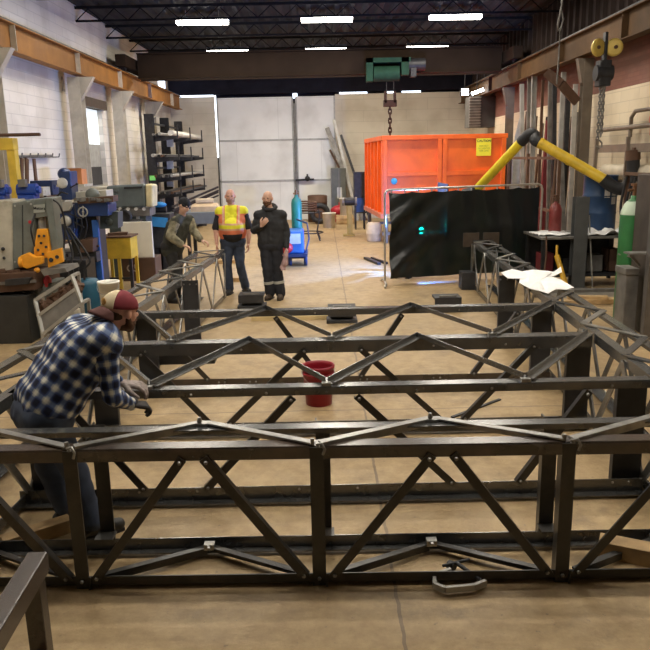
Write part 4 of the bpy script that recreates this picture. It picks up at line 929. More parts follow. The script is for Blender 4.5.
for li,z_ in enumerate(lv):
    n=(3,4,5,6)[li]; lvname=('top','second','third','bottom')[li]
    pos=('at the wall','beside the column','in the middle','towards the tips','near the tips','at the very tips')
    for k in range(n):
        x_=-4.80+k*.105; r=.028+.022*rnd.random(); up_=.0
        ci=[1,3,0,3,2,3][(k+li*2)%6]; m=[M_lt,M_mid,M_rust,M_dark()][ci]; mn=['pale','grey','rusty','black'][ci]
        y0_=21.0+.5*rnd.random(); y1_=27.0
        q=MB().cyl((x_,y0_,z_+r),(x_,y1_,z_+r),r,seg=10) if k%2==0 else MB().bar((x_,y0_,z_+r),(x_,y1_,z_+r),r*2,r*2)
        solo('steel_pipe' if k%2==0 else 'steel_bar',q,m,'%s %s %s on the %s level of the pipe rack'%(mn,'pipe' if k%2==0 else 'bar',pos[k],lvname),'pipe' if k%2==0 else 'bar',(x_,24,z_),g)
# dark stock heaped low on the rack
for k in range(15):
    x_=-4.82+(k%5)*.13; z_=.16+.16*(k//5)+.045; w_=.06+.035*rnd.random(); y0_=20.95+.5*rnd.random()
    solo('dark_bar',MB().bar((x_,y0_,z_+w_/2-.045),(x_,26.6,z_+w_/2-.045),w_,w_),M_dark() if k%3 else M_rust,'dark bar end in the low heap at the foot of the pipe rack','bar',(x_,y0_,z_),'dark bars heaped low on the rack')
r=.08; solo('white_pipe',MB().cyl((-4.36,21.6,lv[0]+r),(-4.36,26.9,lv[0]+r),r,seg=14),gmat('off white pipe',(.62,.6,.54),.5,0),'thick off white pipe on the top level of the rack','pipe',(-4.36,24,lv[0]),g)
# shrink-wrapped white bundle glints
c=at(158,178,21.6); c.x=-5.0; solo('green_tag',MB().obox((c.x,21.716,c.z),(.17,.02,.14)),mat('bright green tag',(.25,.85,.2),.5,0,.05),'bright green tag hanging on the pipe rack','tag',(c.x,21.65,c.z))
for k,(x0,y0,x1,y1,m,lb) in enumerate(((145,232,200,196,M_dark(),'dark welded frame'),)):
    pass
for k in range(3):
    a=at(168+k*4,214-k*7,20.2-.35*k); b=at(218,192-k*5,21.9-.35*k)
    solo('steel_bar',MB().bar(a,b,.05,.05).bar(a+V((0,.02,-.10)),b+V((0,.02,-.10)),.04,.04),M_dark(),'%s dark bar ladder sticking out low from the pipe rack'%('lowest','middle','highest')[k],'bar',a,'bar ladders low on the rack') if k<2 else None
solo('steel_trestle',MB().box(-4.7,-4.0,20.6,20.7,0,.70).box(-4.7,-4.0,20.3,20.7,.70,.74),M_dark(),'dark steel trestle at the foot of the pipe rack','trestle',(-4.3,20.8,0))
solo('wrapped_bundle',MB().obox((-4.62,25.0,3.17),(.25,1.4,.12)),gmat('white wrapped bundle',(.66,.64,.6),.6,0),'white wrapped bundle lying across the top pipes','bundle',(-4.62,25,3.12))
for k,(py) in enumerate((142,164,182)):
    c=at(170,py,23.7); solo('white_sack',MB().obox((c.x,23.72,c.z),(.2,.1,.30)),gmat('pale blue grey card',(.45,.5,.58),.6,0),'pale card hung behind the %s gap of the rack'%('upper','middle','lower')[k],'card',(c.x,23.7,c.z-.15),'pale cards behind the rack')
# ---- machine: ironworker ----
Y=9.5
t=thing('ironworker_machine','large grey and cream punching machine with orange guards at the left edge','punching machine',(-4.2,10,0))
a0,a1,z0_,z1_=px(-40,198,62,275,Y)
c=lambda x,y,Yy=Y: at(x,y,Yy)
def quad(mb,pts,Yy,d): return mb.ext([at(x,y,Yy) for x,y in pts],(0,d,0))
part('head_casing',quad(MB(),[(34,199),(34,262),(13,270),(12,203)],Y-.02,.5),M_gr,t,bevel=.015)
part('side_casing',quad(MB(),[(13,200),(13,276),(-40,285),(-40,203)],Y,.8),M_be,t,bevel=.02)
part('ram_housing',quad(MB(),[(33,199),(48,198),(50,216),(33,219)],Y,.5),M_gr,t,bevel=.01)
part('frame_arm',quad(MB(),[(45,198),(52,198),(60,262),(53,264)],Y-.05,.22),M_gr,t,bevel=.01)
part('throat_back',quad(MB(),[(33,215),(50,215),(52,275),(33,275)],Y+.3,.2),M_be,t)
n_=part('name_plate',quad(MB(),[(33.5,205),(45,204),(45,212),(33.5,213)],Y-.02,.02),gmat('grey name plate',(.36,.38,.34),.5,0),t)
p=at(39.3,208.4,Y-.024); text('plate_text','Metora',.052,p,(1,0,-.03),(0,0,1),M_blk(),n_,.001,True)
og=part('orange_guard',quad(MB(),[(37,229),(47,229),(50,250),(52,258),(34,258),(34,248)],Y-.08,.06),M_og,t,bevel=.006)
q=MB()
for x_,y_ in ((39,236),(44,236),(41,243),(46,247),(38,250),(43,254)): q.cyl(at(x_,y_,Y-.10),at(x_,y_,Y-.075),.018,seg=8)
part('guard_hole',q,M_dark(),og); og.children[-1]['kind']='stuff'
part('orange_clamp',quad(MB(),[(20,256),(27,253),(34,257),(42,257),(42,264),(27,269),(20,266)],Y-.2,.1).cyl(at(20,262,Y-.15),at(24,262,Y-.15),.07).sph(at(37,270,Y-.15),.04),M_og,t,bevel=.01)
g2=part('orange_guard',quad(MB(),[(47,252),(61,248),(63,262),(48,268)],Y-.15,.06),M_og,t,bevel=.006)
part('guard_hole',MB().cyl(at(51,260,Y-.17),at(51,260,Y-.145),.03,seg=10).cyl(at(57,257,Y-.17),at(57,257,Y-.145),.025,seg=10),M_dark(),g2)
part('table',quad(MB(),[(-40,276),(34,272),(36,290),(-40,296)],Y-.25,.9),M_rust,t,bevel=.01)
part('bolster',quad(MB(),[(40,270),(65,268),(67,272),(44,276)],Y-.25,.5),M_mid,t)
part('bed',quad(MB(),[(5,280),(30,278),(28,284),(5,286)],Y-.33,.2),M_dark(),t)
bq=MB(); a=at(-30,300,Y-.3); b=at(27,300,Y-.3); bq.box(a.x,b.x,Y-.3,Y+.55,0,at(10,296,Y-.3).z)
part('base',bq,gmat('dark machine base',(.045,.045,.043),.5,.3),t,bevel=.01)
part('pedestal',quad(MB(),[(28,285),(52,283),(50,300),(30,300)],Y,.5).box(at(28,300,Y).x,at(52,300,Y).x,Y,Y+.5,0,at(40,300,Y).z),M_gr,t,bevel=.01)
part('switch_knob',MB().sph(at(3,249,Y-.02),.025).sph(at(4,258,Y-.02),.02),M_dark(),t)
# blue motor on top
for k,(x0,x1,lb) in enumerate(((19,38,'blue electric motor on top of the punching machine'),(-4,8,'blue motor at the left edge on top of the punching machine'))):
    a=at(x0,196,10.0); b=at(x1,196,10.0); zz=z=at(25,200,9.6).z+.0; r=.085
    tt=thing('electric_motor',lb,'motor',((a.x+b.x)/2,10.0,zz))
    part('body',MB().cyl((a.x,10,zz+r+.03),(b.x,10,zz+r+.03),r,seg=20).cyl((b.x,10,zz+r+.03),(b.x+.04,10,zz+r+.03),.05),M_bb if 0 else gmat('blue motor paint',(.02,.06,.30),.4,.1),tt)
    part('foot',MB().box(a.x+.02,b.x-.02,9.9,10.1,zz,zz+.05),gmat('blue motor paint',(.02,.06,.3)),tt)
    part('terminal_box',MB().box(a.x+.06,a.x+.16,9.86,9.94,zz+.16,zz+.26),M_mid,tt)
# scrap crate in front
t=thing('scrap_crate','grey slatted steel crate of metal offcuts tilted beside the punching machine','crate',(-3.6,9.0,0))
def qp(x,y,Yy): return at(x,y,Yy)
P=[qp(35,300,8.95),qp(72,276,8.97),qp(82,303,8.85),qp(43,334,8.83)]
q=MB()
for i in range(4): q.bar(P[i],P[(i+1)%4],.04,.04)
m1=P[0].lerp(P[3],.45); m2=P[1].lerp(P[2],.45); q.bar(m1,m2,.04,.04)
part('front_frame',q,M_lt,t)
part('front_sheet',MB().ext([m1,m2,P[2],P[3]],(0,.02,0)),M_mid,t)
q=MB()
for p in P[:2]: q.bar(p,p+V((0,.25,0)),.035,.035)
q.bar(P[0]+V((0,.25,0)),P[1]+V((0,.25,0)),.035,.035)
for p in (P[3],P[2]): q.bar(p,V((p.x,p.y,0)),.04,.04); q.bar(p+V((0,.25,0)),V((p.x,p.y+.25,0)),.04,.04); q.bar(p,p+V((0,.25,0)),.035,.035)
for p in (P[0],P[1]): q.bar(p+V((0,.25,0)),V((p.x,p.y+.25,0)),.035,.035)
part('frame',q,M_lt,t)
zb=min(P[3].z,P[2].z); part('tray',MB().box(P[3].x,P[2].x,P[3].y+.03,P[3].y+.25,zb,zb+.03),M_mid,t)
q=MB(); rr=random.Random(4)
for k in range(70):
    u=rr.random(); v=rr.random(); p=m1.lerp(m2,u).lerp(P[0].lerp(P[1],u),v*.55)+V((0,.05+.15*rr.random(),-.02))
    q.obox(p,(.05+.12*rr.random(),.04+.08*rr.random(),.03+.03*rr.random()),rz=rr.random()*3,rx=rr.random(),ry=rr.random())
o=solo('metal_offcuts',q,M_rust,'heap of rusty metal offcuts inside the slatted crate','metal scrap',(-3.6,9,0)); o['kind']='stuff'
q=MB(); rr=random.Random(9)
for k in range(90):
    c=fl(28+26*rr.random(),292+14*rr.random(),.45); q.obox((c.x,9.45+.5*rr.random(),.62+.05*rr.random()),(.04+.1*rr.random(),.04,.03),rz=rr.random()*3,ry=rr.random()*.5)
o=solo('metal_chips',q,M_mid,'loose punchings and chips heaped on the machine pedestal','metal scrap',(-3.7,9.6,.6)); o['kind']='stuff'
def cone_bottle(x,y,Yy,h,m,lb,nm='spray_bottle'):
    c=at(x,y,Yy); tt=thing(nm,lb,'bottle',c)
    part('body',MB().lathe(c,[(0,0),(.05,0),(.055,.02),(.055,h*.55),(.03,h*.72),(.018,h*.8),(.018,h)],16),m,tt)
    part('cap',MB().cyl(c+V((0,0,h)),c+V((0,0,h+.04)),.022).bar(c+V((-.01,0,h+.03)),c+V((.05,0,h+.03)),.018,.018),M_og,tt)
cone_bottle(48,287,9.55,.2,gmat('pinkish red bottle',(.6,.06,.07),.4,0),'small red bottle on the machine pedestal')
cone_bottle(74,309,9.9,.26,gmat('orange red bottle',(.75,.12,.03),.4,0),'orange red bottle standing behind the bent worker')
solo('bottle_stool',MB().cyl((at(74,309,9.9).x,9.9,0),(at(74,309,9.9).x,9.9,at(74,309,9.9).z-.0),.09),M_be,'cream post carrying the orange red bottle','post',(at(74,309,9.9).x,9.9,0))
# ---- blue milling machine ----
Y=11.8
t=thing('milling_machine','dark blue milling machine with round white dial behind the punching machine','milling machine',(-4.3,12,0))
part('head',quad(MB(),[(59,172),(70,171),(72,200),(58,200)],Y,.35).sph(at(64.5,174,Y+.17),(.1,.16,.1)),M_bl,t,bevel=.02)
part('dial',MB().lathe(at(62.5,183,Y),[(0,.03),(.07,.03),(.085,.015),(.085,-.02)],24,axis=(0,-1,0)),gmat('white dial',(.62,.62,.6),.4,0),t)
part('gear_cover',quad(MB(),[(60,202),(71,201),(72.5,206),(70,211),(60,212)],Y-.06,.06),M_lt,t,bevel=.02)
part('hand_wheel',MB().lathe(at(66,221,Y-.06),[(0,.03),(.08,.025),(.09,0),(.06,-.02)],20,axis=(0,-1,0)),M_lt,t)
part('knee',quad(MB(),[(58,205),(74,205),(74,240),(60,240)],Y,.5),M_bl,t,bevel=.02)
part('ram',quad(MB(),[(72,194),(76,192),(106,190),(107,198),(84,203),(74,203)],Y+.2,.4),M_be,t,bevel=.01)
part('table',quad(MB(),[(74,203),(104,200),(108,205),(108,216),(76,217)],Y-.05,.5),M_bl,t,bevel=.01)
part('table_slide',quad(MB(),[(76,199),(113,196),(113,202),(78,204)],Y-.1,.3),M_rust,t)
a=at(95,220,Y+.1);b=at(101,280,Y+.1); 
part('blue_leg',MB().bar((a.x,Y+.1,a.z),(b.x,Y+.1,0),.09,.08,up=(0,1,0)),M_bb if 0 else gmat('mid blue leg paint',(.03,.12,.42),.45,0),t)
part('column',MB().box(at(64,240,Y).x,at(92,240,Y).x,Y+.3,Y+.8,0,at(78,204,Y).z),gmat('dark machine base',(.045,.045,.043)),t,bevel=.02)
part('cross_head',quad(MB(),[(100,212),(118,212),(118,228),(100,229)],Y+.2,.3).lathe(at(109,222,Y+.2),[(0,.02),(.06,.02),(.07,-.02)],16,axis=(0,-1,0)),gmat('grey green casting',(.09,.11,.105),.5,.3),t)
part('lever',MB().tube([at(57,197,Y-.1),at(61,192,Y-.12),at(68,194,Y-.1)],.015,6).sph(at(57,197,Y-.1),.025),M_dark(),t)
part('vice',quad(MB(),[(80,240),(93,239),(93,252),(80,253)],Y-.2,.4).cyl(at(93,246,Y),at(99,246,Y),.02),M_rust,t,bevel=.01)
part('vice_base',quad(MB(),[(77,254),(96,252),(97,262),(78,264)],Y-.15,.4),M_dark(),t)
tk=fl(88,322); 
solo('blue_tank',MB().lathe((tk.x,10.6,0),[(0,0),(.17,0),(.18,.03),(.18,.55),(.14,.62),(0,.64)],24),gmat('deep teal blue tank',(.015,.09,.15),.4,.1),'dark teal tank on the floor below the milling machine','tank',(tk.x,10.6,0))
# hidden dark things between
solo('dark_toolchest',MB().box(-4.25,-3.65,11.0,11.45,0,.85).box(-4.27,-3.63,10.98,11.0,.2,.22).box(-4.27,-3.63,10.98,11.0,.5,.52),M_dark(),'dark tool chest below the milling machine head','tool chest',(-3.95,11.2,0),bevel=.01)
# ---- grey band saw ----
Y=14.6
t=thing('band_saw','grey horizontal saw with long rounded casing and cream end beside the milling machine','saw',(-3.9,14.9,0))
part('blade_casing',quad(MB(),[(106,186),(145,184),(146,207),(107,209)],Y,.4),gmat('blue grey enamel',(.11,.135,.14),.45,.1),t,bevel=.04)
part('end_cap',quad(MB(),[(145,184),(153,185),(153,207),(146,207)],Y-.01,.42),gmat('pale yellow enamel',(.62,.54,.32),.5,0),t,bevel=.03)
part('trim_strip',quad(MB(),[(124,187),(142,186.3),(142,188.3),(124,189)],Y-.01,.02),M_blk(),t)
part('motor_casing',quad(MB(),[(90,187),(107,187),(107,196),(90,198)],Y+.1,.4),M_be,t,bevel=.03)
part('wheel',MB().lathe(at(124,217,Y),[(0,.02),(.1,.02),(.13,.03),(.16,.02),(.16,-.04)],24,axis=(0,-1,0)),M_dark(),t)
part('saw_bed',quad(MB(),[(104,209),(150,208),(150,216),(104,218)],Y+.05,.5),M_mid,t,bevel=.01)
part('base_cabinet',MB().box(at(108,230,Y).x,at(146,230,Y).x,Y+.1,Y+.6,0,at(125,216,Y).z),gmat('grey green casting',(.09,.11,.105)),t,bevel=.01)
# yellow stand
Y=13.2
t=thing('machine_stand','yellow open stand with long legs left of the white board','stand',(-4,13.4,0))
a0=at(101,250,Y).x;a1=at(131,250,Y).x; zt=at(116,238,Y).z; zm=at(116,259,Y).z
part('box',MB().box(a0,a1,Y,Y+.5,zm,zt),M_yl,t,bevel=.008)
for x_,m in ((a0+.02,M_yl),(a0+.28,M_yl),(a1-.06,M_dark())):
    part('leg',MB().box(x_,x_+.055,Y+.01,Y+.07,0,zm),m,t); 
for x_ in (a0+.02,a1-.06): part('leg',MB().box(x_,x_+.055,Y+.43,Y+.49,0,zm),M_yl,t)
part('tray',MB().box(a0-.02,a1+.02,Y-.02,Y+.52,zt,zt+.03),M_rust,t)
part('foot_bar',MB().bar((a0+.04,Y+.04,.2),(a1-.03,Y+.04,.2),.04,.04),M_dark(),t)
solo('metal_scrap_bar',MB().obox(((a0+a1)/2,Y+.2,zt+.055),(.35,.1,.05),rz=.2).obox(((a0+a1)/2+.05,Y+.3,zt+.055),(.2,.12,.05),rz=-.3),M_rust,'rusty bar pieces lying on top of the yellow stand','metal bar',((a0+a1)/2,Y+.2,zt+.03))
# white board on plinth
Y=14.1
a0=at(121,240,Y).x;a1=at(152,240,Y).x
t=thing('steel_cabinet','low brown cabinet marked C5 under the white board','cabinet',((a0+a1)/2,Y+.3,0))
zt=at(138,258,Y).z
part('body',MB().box(a0-.02,a1+.03,Y,Y+.55,.0,zt),gmat('brown cabinet paint',(.09,.05,.035),.5,.1),t,bevel=.01)
text('painted_number','C5',.2,((a0+a1)/2-.12,Y-.003,zt*.55),(1,0,0),(0,0,1),gmat('pale stencil',(.4,.36,.32),.6,0),t,.002,True)
solo('white_board',MB().box(a0,a1,Y+.05,Y+.10,zt,at(138,222,Y).z),gmat('white laminate board',(.80,.78,.70),.4,0,var=.04),'upright white board standing on the low brown cabinet','board',((a0+a1)/2,Y+.07,zt),bevel=.01)
# white bucket behind the cap
c=fl(110,300,.62); Yb=8.9; c=at(110,300,Yb)
bucket('plastic_bucket',(c.x,Yb,c.z-.1),.11,.13,at(110,281,Yb).z-c.z+.1,gmat('white bucket plastic',(.85,.83,.76),.5,0),'white bucket on a steel stool just behind the maroon cap')
t=thing('steel_stool','plain steel stool under the white bucket','stool',(c.x,Yb,0))
part('seat',MB().box(c.x-.16,c.x+.16,Yb-.16,Yb+.16,c.z-.13,c.z-.10),M_mid,t)
for sx in (-1,1):
    for sy in (-1,1): part('leg',MB().bar((c.x+sx*.17,Yb+sy*.17,0),(c.x+sx*.13,Yb+sy*.13,c.z-.13),.03,.03),M_mid,t)
# wall hooks
t=thing('hook_rail','steel hook rail on the white left wall','hook rail',(-5.5,12.6,2.3))
p0=atx(15,157,-5.5); p1=atx(53,156,-5.5)
part('rail',MB().bar((-5.52,p0.y,p0.z),(-5.52,p1.y,p1.z),.05,.06),M_mid,t)
for k in range(6):
    y_=p0.y+(p1.y-p0.y)*k/5; part('hook',MB().tube([(-5.52,y_,p0.z),(-5.38,y_,p0.z),(-5.36,y_,p0.z+.07)],.014,6),M_mid,t)
for k,(x_,w,lb) in enumerate(((22,.10,'leftmost brown bar hanging from the hook rail'),(27,.12,'middle brown bar hanging from the hook rail'),(34,.10,'right brown bar hanging slanted from the hook rail'))):
    p=atx(x_,160,-5.42); q_=atx(x_+(4 if k==2 else 0),200,-5.42); solo('hanging_bar',MB().bar((-5.42,p.y,p0.z-.03),(-5.42,q_.y,q_.z),.03,w,up=(0,1,0)),M_rust,lb,'bar',(-5.42,p.y,q_.z),'bars hanging from the hook rail')
# yellow frame + rod
t=thing('yellow_gantry_frame','yellow steel frame at the far left edge of the frame','frame',(-5,11.2,0))
Yq=11.2; a=at(0,140,Yq); b=at(13,140,Yq)
part('upright',MB().box(b.x-.12,b.x,Yq,Yq+.15,0,at(12,150,Yq).z),M_yl,t,bevel=.005)
part('cross_beam',MB().box(-5.55,b.x,Yq-.02,Yq+.17,at(6,150,Yq).z,at(6,138,Yq).z),M_yl,t,bevel=.005)
part('upright',MB().box(-5.5,-5.38,Yq,Yq+.15,0,at(6,150,Yq).z),M_yl,t)
p=at(6,137,Yq); solo('long_rod',MB().cyl((-5.5,Yq+.05,p.z+.03),(at(39,137,Yq).x,Yq+.05,p.z+.03),.025,seg=8).cyl((-5.5,Yq+.15,p.z+.03),(at(37,137,Yq).x,Yq+.15,p.z+.03),.02,seg=8),M_rust,'pair of thin rods lying across the yellow frame','rod',(-5.2,Yq,p.z))
# orange-brown carton on wall side, fan in opening
c=at(74,176,13.5); solo('cardboard_box',MB().box(c.x-.14,c.x+.14,13.5,13.8,c.z-.15,c.z+.12).box(c.x-.15,c.x+.15,13.49,13.5,c.z+.10,c.z+.14),gmat('orange cardboard',(.55,.22,.08),.7,0),'orange brown carton on the shelf above the blue machine','box',(c.x,13.6,c.z-.15))
solo('wall_ledge',MB().box(-4.85,c.x+.2,13.4,13.9,c.z-.19,c.z-.15).bar((-4.87,13.6,c.z-.5),(c.x+.0,13.6,c.z-.19),.04,.04),M_be,'cream bracket shelf holding the carton above the blue machine','shelf',(-5.3,13.6,c.z-.19))
# bench behind camo worker with crates
Y=17.0
a0=at(183,215,Y).x;a1=at(224,215,Y).x; zt=at(205,212,Y).z
t=thing('work_table','grey steel topped table behind the man in camouflage','table',((a0+a1)/2,Y+.4,0))
part('top',MB().box(a0,a1,Y,Y+1.0,zt-.28,zt),gmat('blue grey table paint',(.16,.175,.18),.5,.2),t,bevel=.02)
for x_ in (a0+.05,a1-.13):
    for y_ in (Y+.05,Y+.85): part('leg',MB().box(x_,x_+.08,y_,y_+.08,0,zt-.28),M_dark(),t)
b0=at(190,208,Y).x;b1=at(217,208,Y).x
solo('cardboard_box',MB().box(b0,b1,Y+.1,Y+.55,zt,zt+.12).ext([(b0,Y+.1,zt+.12),(b1,Y+.1,zt+.12),(b1-.05,Y+.2,zt+.18),(b0+.05,Y+.2,zt+.18)],(0,.3,0)),gmat('tan cardboard',(.55,.40,.24),.7,0),'flat tan carton on the table behind the camouflage worker','box',((b0+b1)/2,Y+.3,zt))
solo('wrapped_roll',MB().cyl((b0+.1,Y+.3,zt+.24),(b1-.12,Y+.3,zt+.24),.06),gmat('pale brown roll',(.6,.48,.32),.7,0),'pale roll lying on top of the tan carton','roll',((b0+b1)/2,Y+.3,zt+.18))
# lathe / clutter behind camo man
Y=15.4
a0=at(146,220,Y).x;a1=at(170,220,Y).x
solo('lathe_bed',MB().box(a0,a1,Y,Y+.5,.5,at(158,214,Y).z).box(a0+.05,a0+.3,Y+.05,Y+.45,0,.5).box(a1-.3,a1-.05,Y+.05,Y+.45,0,.5).cyl((a0+.1,Y+.2,at(158,214,Y).z+.08),(a1-.1,Y+.2,at(158,214,Y).z+.08),.07),M_dark(),'dark lathe bed between the white board and the camouflage worker','lathe',((a0+a1)/2,Y,0),bevel=.01)
c=at(158,220,Y-.1); solo('blue_rag',MB().obox((c.x,Y-.03,c.z-.05),(.35,.05,.2),ry=.1).sph((c.x,Y+.1,at(158,214,Y).z+.19),(.16,.1,.06)),gmat('bright blue cloth',(.03,.22,.5),.8,0),'bright blue cloth draped on the dark lathe bed','cloth',(c.x,Y,c.z))

# ---- shelving and clutter between the left machines ----
t=thing('shelving_unit','dark open shelving unit against the left wall behind the milling machine','shelf',(-5.2,14.2,0))
for y_ in (13.0,15.0):
    for x_ in (-5.5,-4.95): part('upright',MB().box(x_,x_+.04,y_,y_+.04,0,1.75),M_dark(),t)
for z_ in (.3,.8,1.25,1.7): part('shelf_board',MB().box(-5.5,-4.91,13.0,15.04,z_,z_+.03),M_rust,t)
cs=[(M_rust,'rusty'),(M_mid,'grey'),(M_dark(),'black'),(M_be,'cream'),(M_bl,'blue'),(M_wood,'tan')]
for li,z_ in enumerate((.33,.83,1.28,1.73)):
    for k in range(4):
        m,cn=cs[(k+li*3)%6]; h=.14+.2*rnd.random(); y_=13.12+k*.47
        q=MB().box(-5.4,-5.0,y_,y_+.36,z_,z_+h).box(-5.01,-4.99,y_+.1,y_+.26,z_+h*.4,z_+h*.7)
        solo('storage_box',q,m,'%s box %s on the %s shelf of the dark shelving unit'%(cn,('at the near end','second from the near end','third from the near end','at the far end')[k],('lowest','second','third','top')[li]),'box',(-5.2,y_+.18,z_),'boxes on the dark shelving')
# hoses on machines
t=thing('cable_bundle','black cables drooping behind the orange guards of the punching machine','cable',(-3.6,10.2,0))
for k in range(4):
    a=at(60+3*k,222+2*k,10.6); b=at(66+6*k,262+4*k,10.5); mid_=(a+b)/2+V((.06*k,0,-.12)); part('cable',MB().tube(smooth_pts([a,mid_,b,V((b.x+.05,b.y,.02))]),.016,6),M_blk(),t)
q=MB(); rr=random.Random(12)
for k in range(26):
    x_=2+30*rr.random(); p=at(x_,272+3*rr.random(),9.35); q.obox(p,(.05+.1*rr.random(),.08,.03+.05*rr.random()),rz=rr.random()*2)
o=solo('machine_tooling',q,M_rust,'loose rusty dies and tooling lying on the punching machine table','tooling',(-4,9.4,.9)); o['kind']='stuff'

# ---- finer fittings on the left machines ----
def root_of(n): return [o for o in bpy.data.objects if o.name==n][0]
t=root_of('ironworker_machine'); Y=9.5
for x_,y_ in ((15,206),(15,262),(31,204),(31,256)): part('casing_screw',MB().bolt(at(x_,y_,Y-.02),(0,-1,0),.012,.01),M_lt,t)
part('door_seam',MB().bar(at(22.5,205,Y-.024),at(23,264,Y-.024),.008,.008,up=(0,1,0)),M_blk(),t)
part('emergency_button',MB().cyl(at(30,222,Y-.02),at(30,222,Y-.06),.022,seg=12),M_red,t)
part('ram',MB().cyl(at(41,216,Y+.1),at(42,229,Y+.1),.05,seg=16),M_lt,t)
part('hydraulic_hose',MB().tube(smooth_pts([at(35,214,Y-.0),at(31,228,Y-.12),at(33,240,Y-.1),at(36,250,Y-.05)]),.012,8),M_blk(),t)
part('hydraulic_hose',MB().tube(smooth_pts([at(52,199,Y),at(60,206,Y-.05),at(65,225,Y+.05),at(64,248,Y+.1)]),.012,8),M_blk(),t)
for k in range(4): part('table_die',MB().cyl(at(4+8*k,276,Y-.1),at(4+8*k,271,Y-.1),.035,.028,seg=14),M_mid if k%2 else M_dark(),t)
part('table_lip',MB().bar(at(-20,285,Y-.28),at(36,281,Y-.28),.03,.035),M_mid,t)
t=root_of('milling_machine'); Y=11.8
part('quill',MB().cyl(at(65,210,Y+.1),at(66,236,Y+.1),.05,.035,seg=16),M_lt,t)
for x_,y_,x2,y2 in ((70,188,77,184),(70,214,79,218),(60,226,54,232),(74,222,83,227)): part('lever',MB().tube([at(x_,y_,Y-.08),at(x2,y2,Y-.14)],.010,6).sph(at(x2,y2,Y-.14),.022),M_dark(),t)
part('crank_wheel',MB().lathe(at(83,212,Y-.12),[(.07,.0),(.085,.01),(.07,.02),(.06,.01),(.07,0)],20,axis=(0,-1,0)).bar(at(83,206,Y-.12),at(83,218,Y-.12),.02,.012,up=(0,1,0)).sph(at(83,212,Y-.12),.02),M_lt,t)
part('belt_cover',MB().lathe(at(92,195,Y+.1),[(0,.03),(.09,.03),(.11,.0),(.11,-.05)],20,axis=(0,-1,0)),M_gr,t)
for k in range(3): part('oil_tube',MB().tube(smooth_pts([at(74+4*k,205,Y-.08),at(77+5*k,225,Y-.14),at(72+6*k,243,Y-.1),at(76+5*k,262,Y-.05)]),.008,6),M_dark(),t)
q=MB(); rr=random.Random(21)
for k in range(16):
    p=at(78+30*rr.random(),199+1.5*rr.random(),Y-.02-.1*rr.random()); q.obox(p,(.04+.09*rr.random(),.06,.03+.04*rr.random()),rz=rr.random()*2)
o=solo('loose_tools',q,M_mid,'loose tools and workpieces strewn along the milling machine table','tools',(-4,11.8,1.2)); o['kind']='stuff'
t=root_of('band_saw'); Y=14.6
for k in range(5): part('roller',MB().cyl(at(112+8*k,209,Y-.02),at(112+8*k,209,Y+.5),.035,seg=12),M_lt,t)
part('casing_handle',MB().tube([at(112,190,Y-.01),at(112,192,Y-.06),at(118,192,Y-.06),at(118,190,Y-.01)],.01,6),M_dark(),t)
part('guide_arm',MB().bar(at(138,207,Y+.1),at(138,222,Y+.1),.06,.06,up=(0,1,0)),M_lt,t)
part('motor',MB().cyl(at(131,224,Y-.05),at(142,224,Y-.05),.10,seg=18),M_dark(),t)
# ================= PEOPLE =================
def rcone(mb,p0,p1,r0,r1,seg=14):
    p0=V(p0);p1=V(p1)
    mb.sph(p0,r0,seg,9); mb.sph(p1,r1,seg,9)
    if (p1-p0).length>1e-4: mb.tube([p0,p1],[r0,r1],seg)
def chainc(mb,pts,rs):
    for i in range(len(pts)-1): rcone(mb,pts[i],pts[i+1],rs[i],rs[i+1])
def remesh(name,mb,vox,smooth,m,parent=None,fold=0,foldscale=6,origin=None,sub=0):
    me=bpy.data.meshes.new('tmp'); me.from_pydata([tuple(p) for p in mb.v],[],mb.f); fixnormals(me)
    o=bpy.data.objects.new('tmp',me); COL.objects.link(o)
    r=o.modifiers.new('r','REMESH'); r.mode='VOXEL'; r.voxel_size=vox
    s=o.modifiers.new('s','SMOOTH'); s.iterations=smooth; s.factor=.5
    bpy.context.view_layer.update(); dg=bpy.context.evaluated_depsgraph_get()
    nm=bpy.data.meshes.new_from_object(o.evaluated_get(dg)); bpy.data.objects.remove(o); bpy.data.meshes.remove(me)
    if fold:
        nn=[v.normal.copy() for v in nm.vertices]
        for v,n in zip(nm.vertices,nn):
            p=v.co*foldscale; q=noise.noise(V((p.x,p.y,p.z*1.7)))+.5*noise.noise(p*2.3)
            v.co+=n*q*fold
    nm.polygons.foreach_set('use_smooth',[True]*len(nm.polygons))
    if parent: nm.transform(wmat(parent).inverted())
    elif origin is not None: nm.transform(Matrix.Translation(-V(origin)))
    nm.materials.clear()
    for x in (m if isinstance(m,(list,tuple)) else [m]): nm.materials.append(x)
    ob=bpy.data.objects.new(name,nm); COL.objects.link(ob)
    if parent: ob.parent=parent
    elif origin is not None: ob.location=V(origin)
    return ob
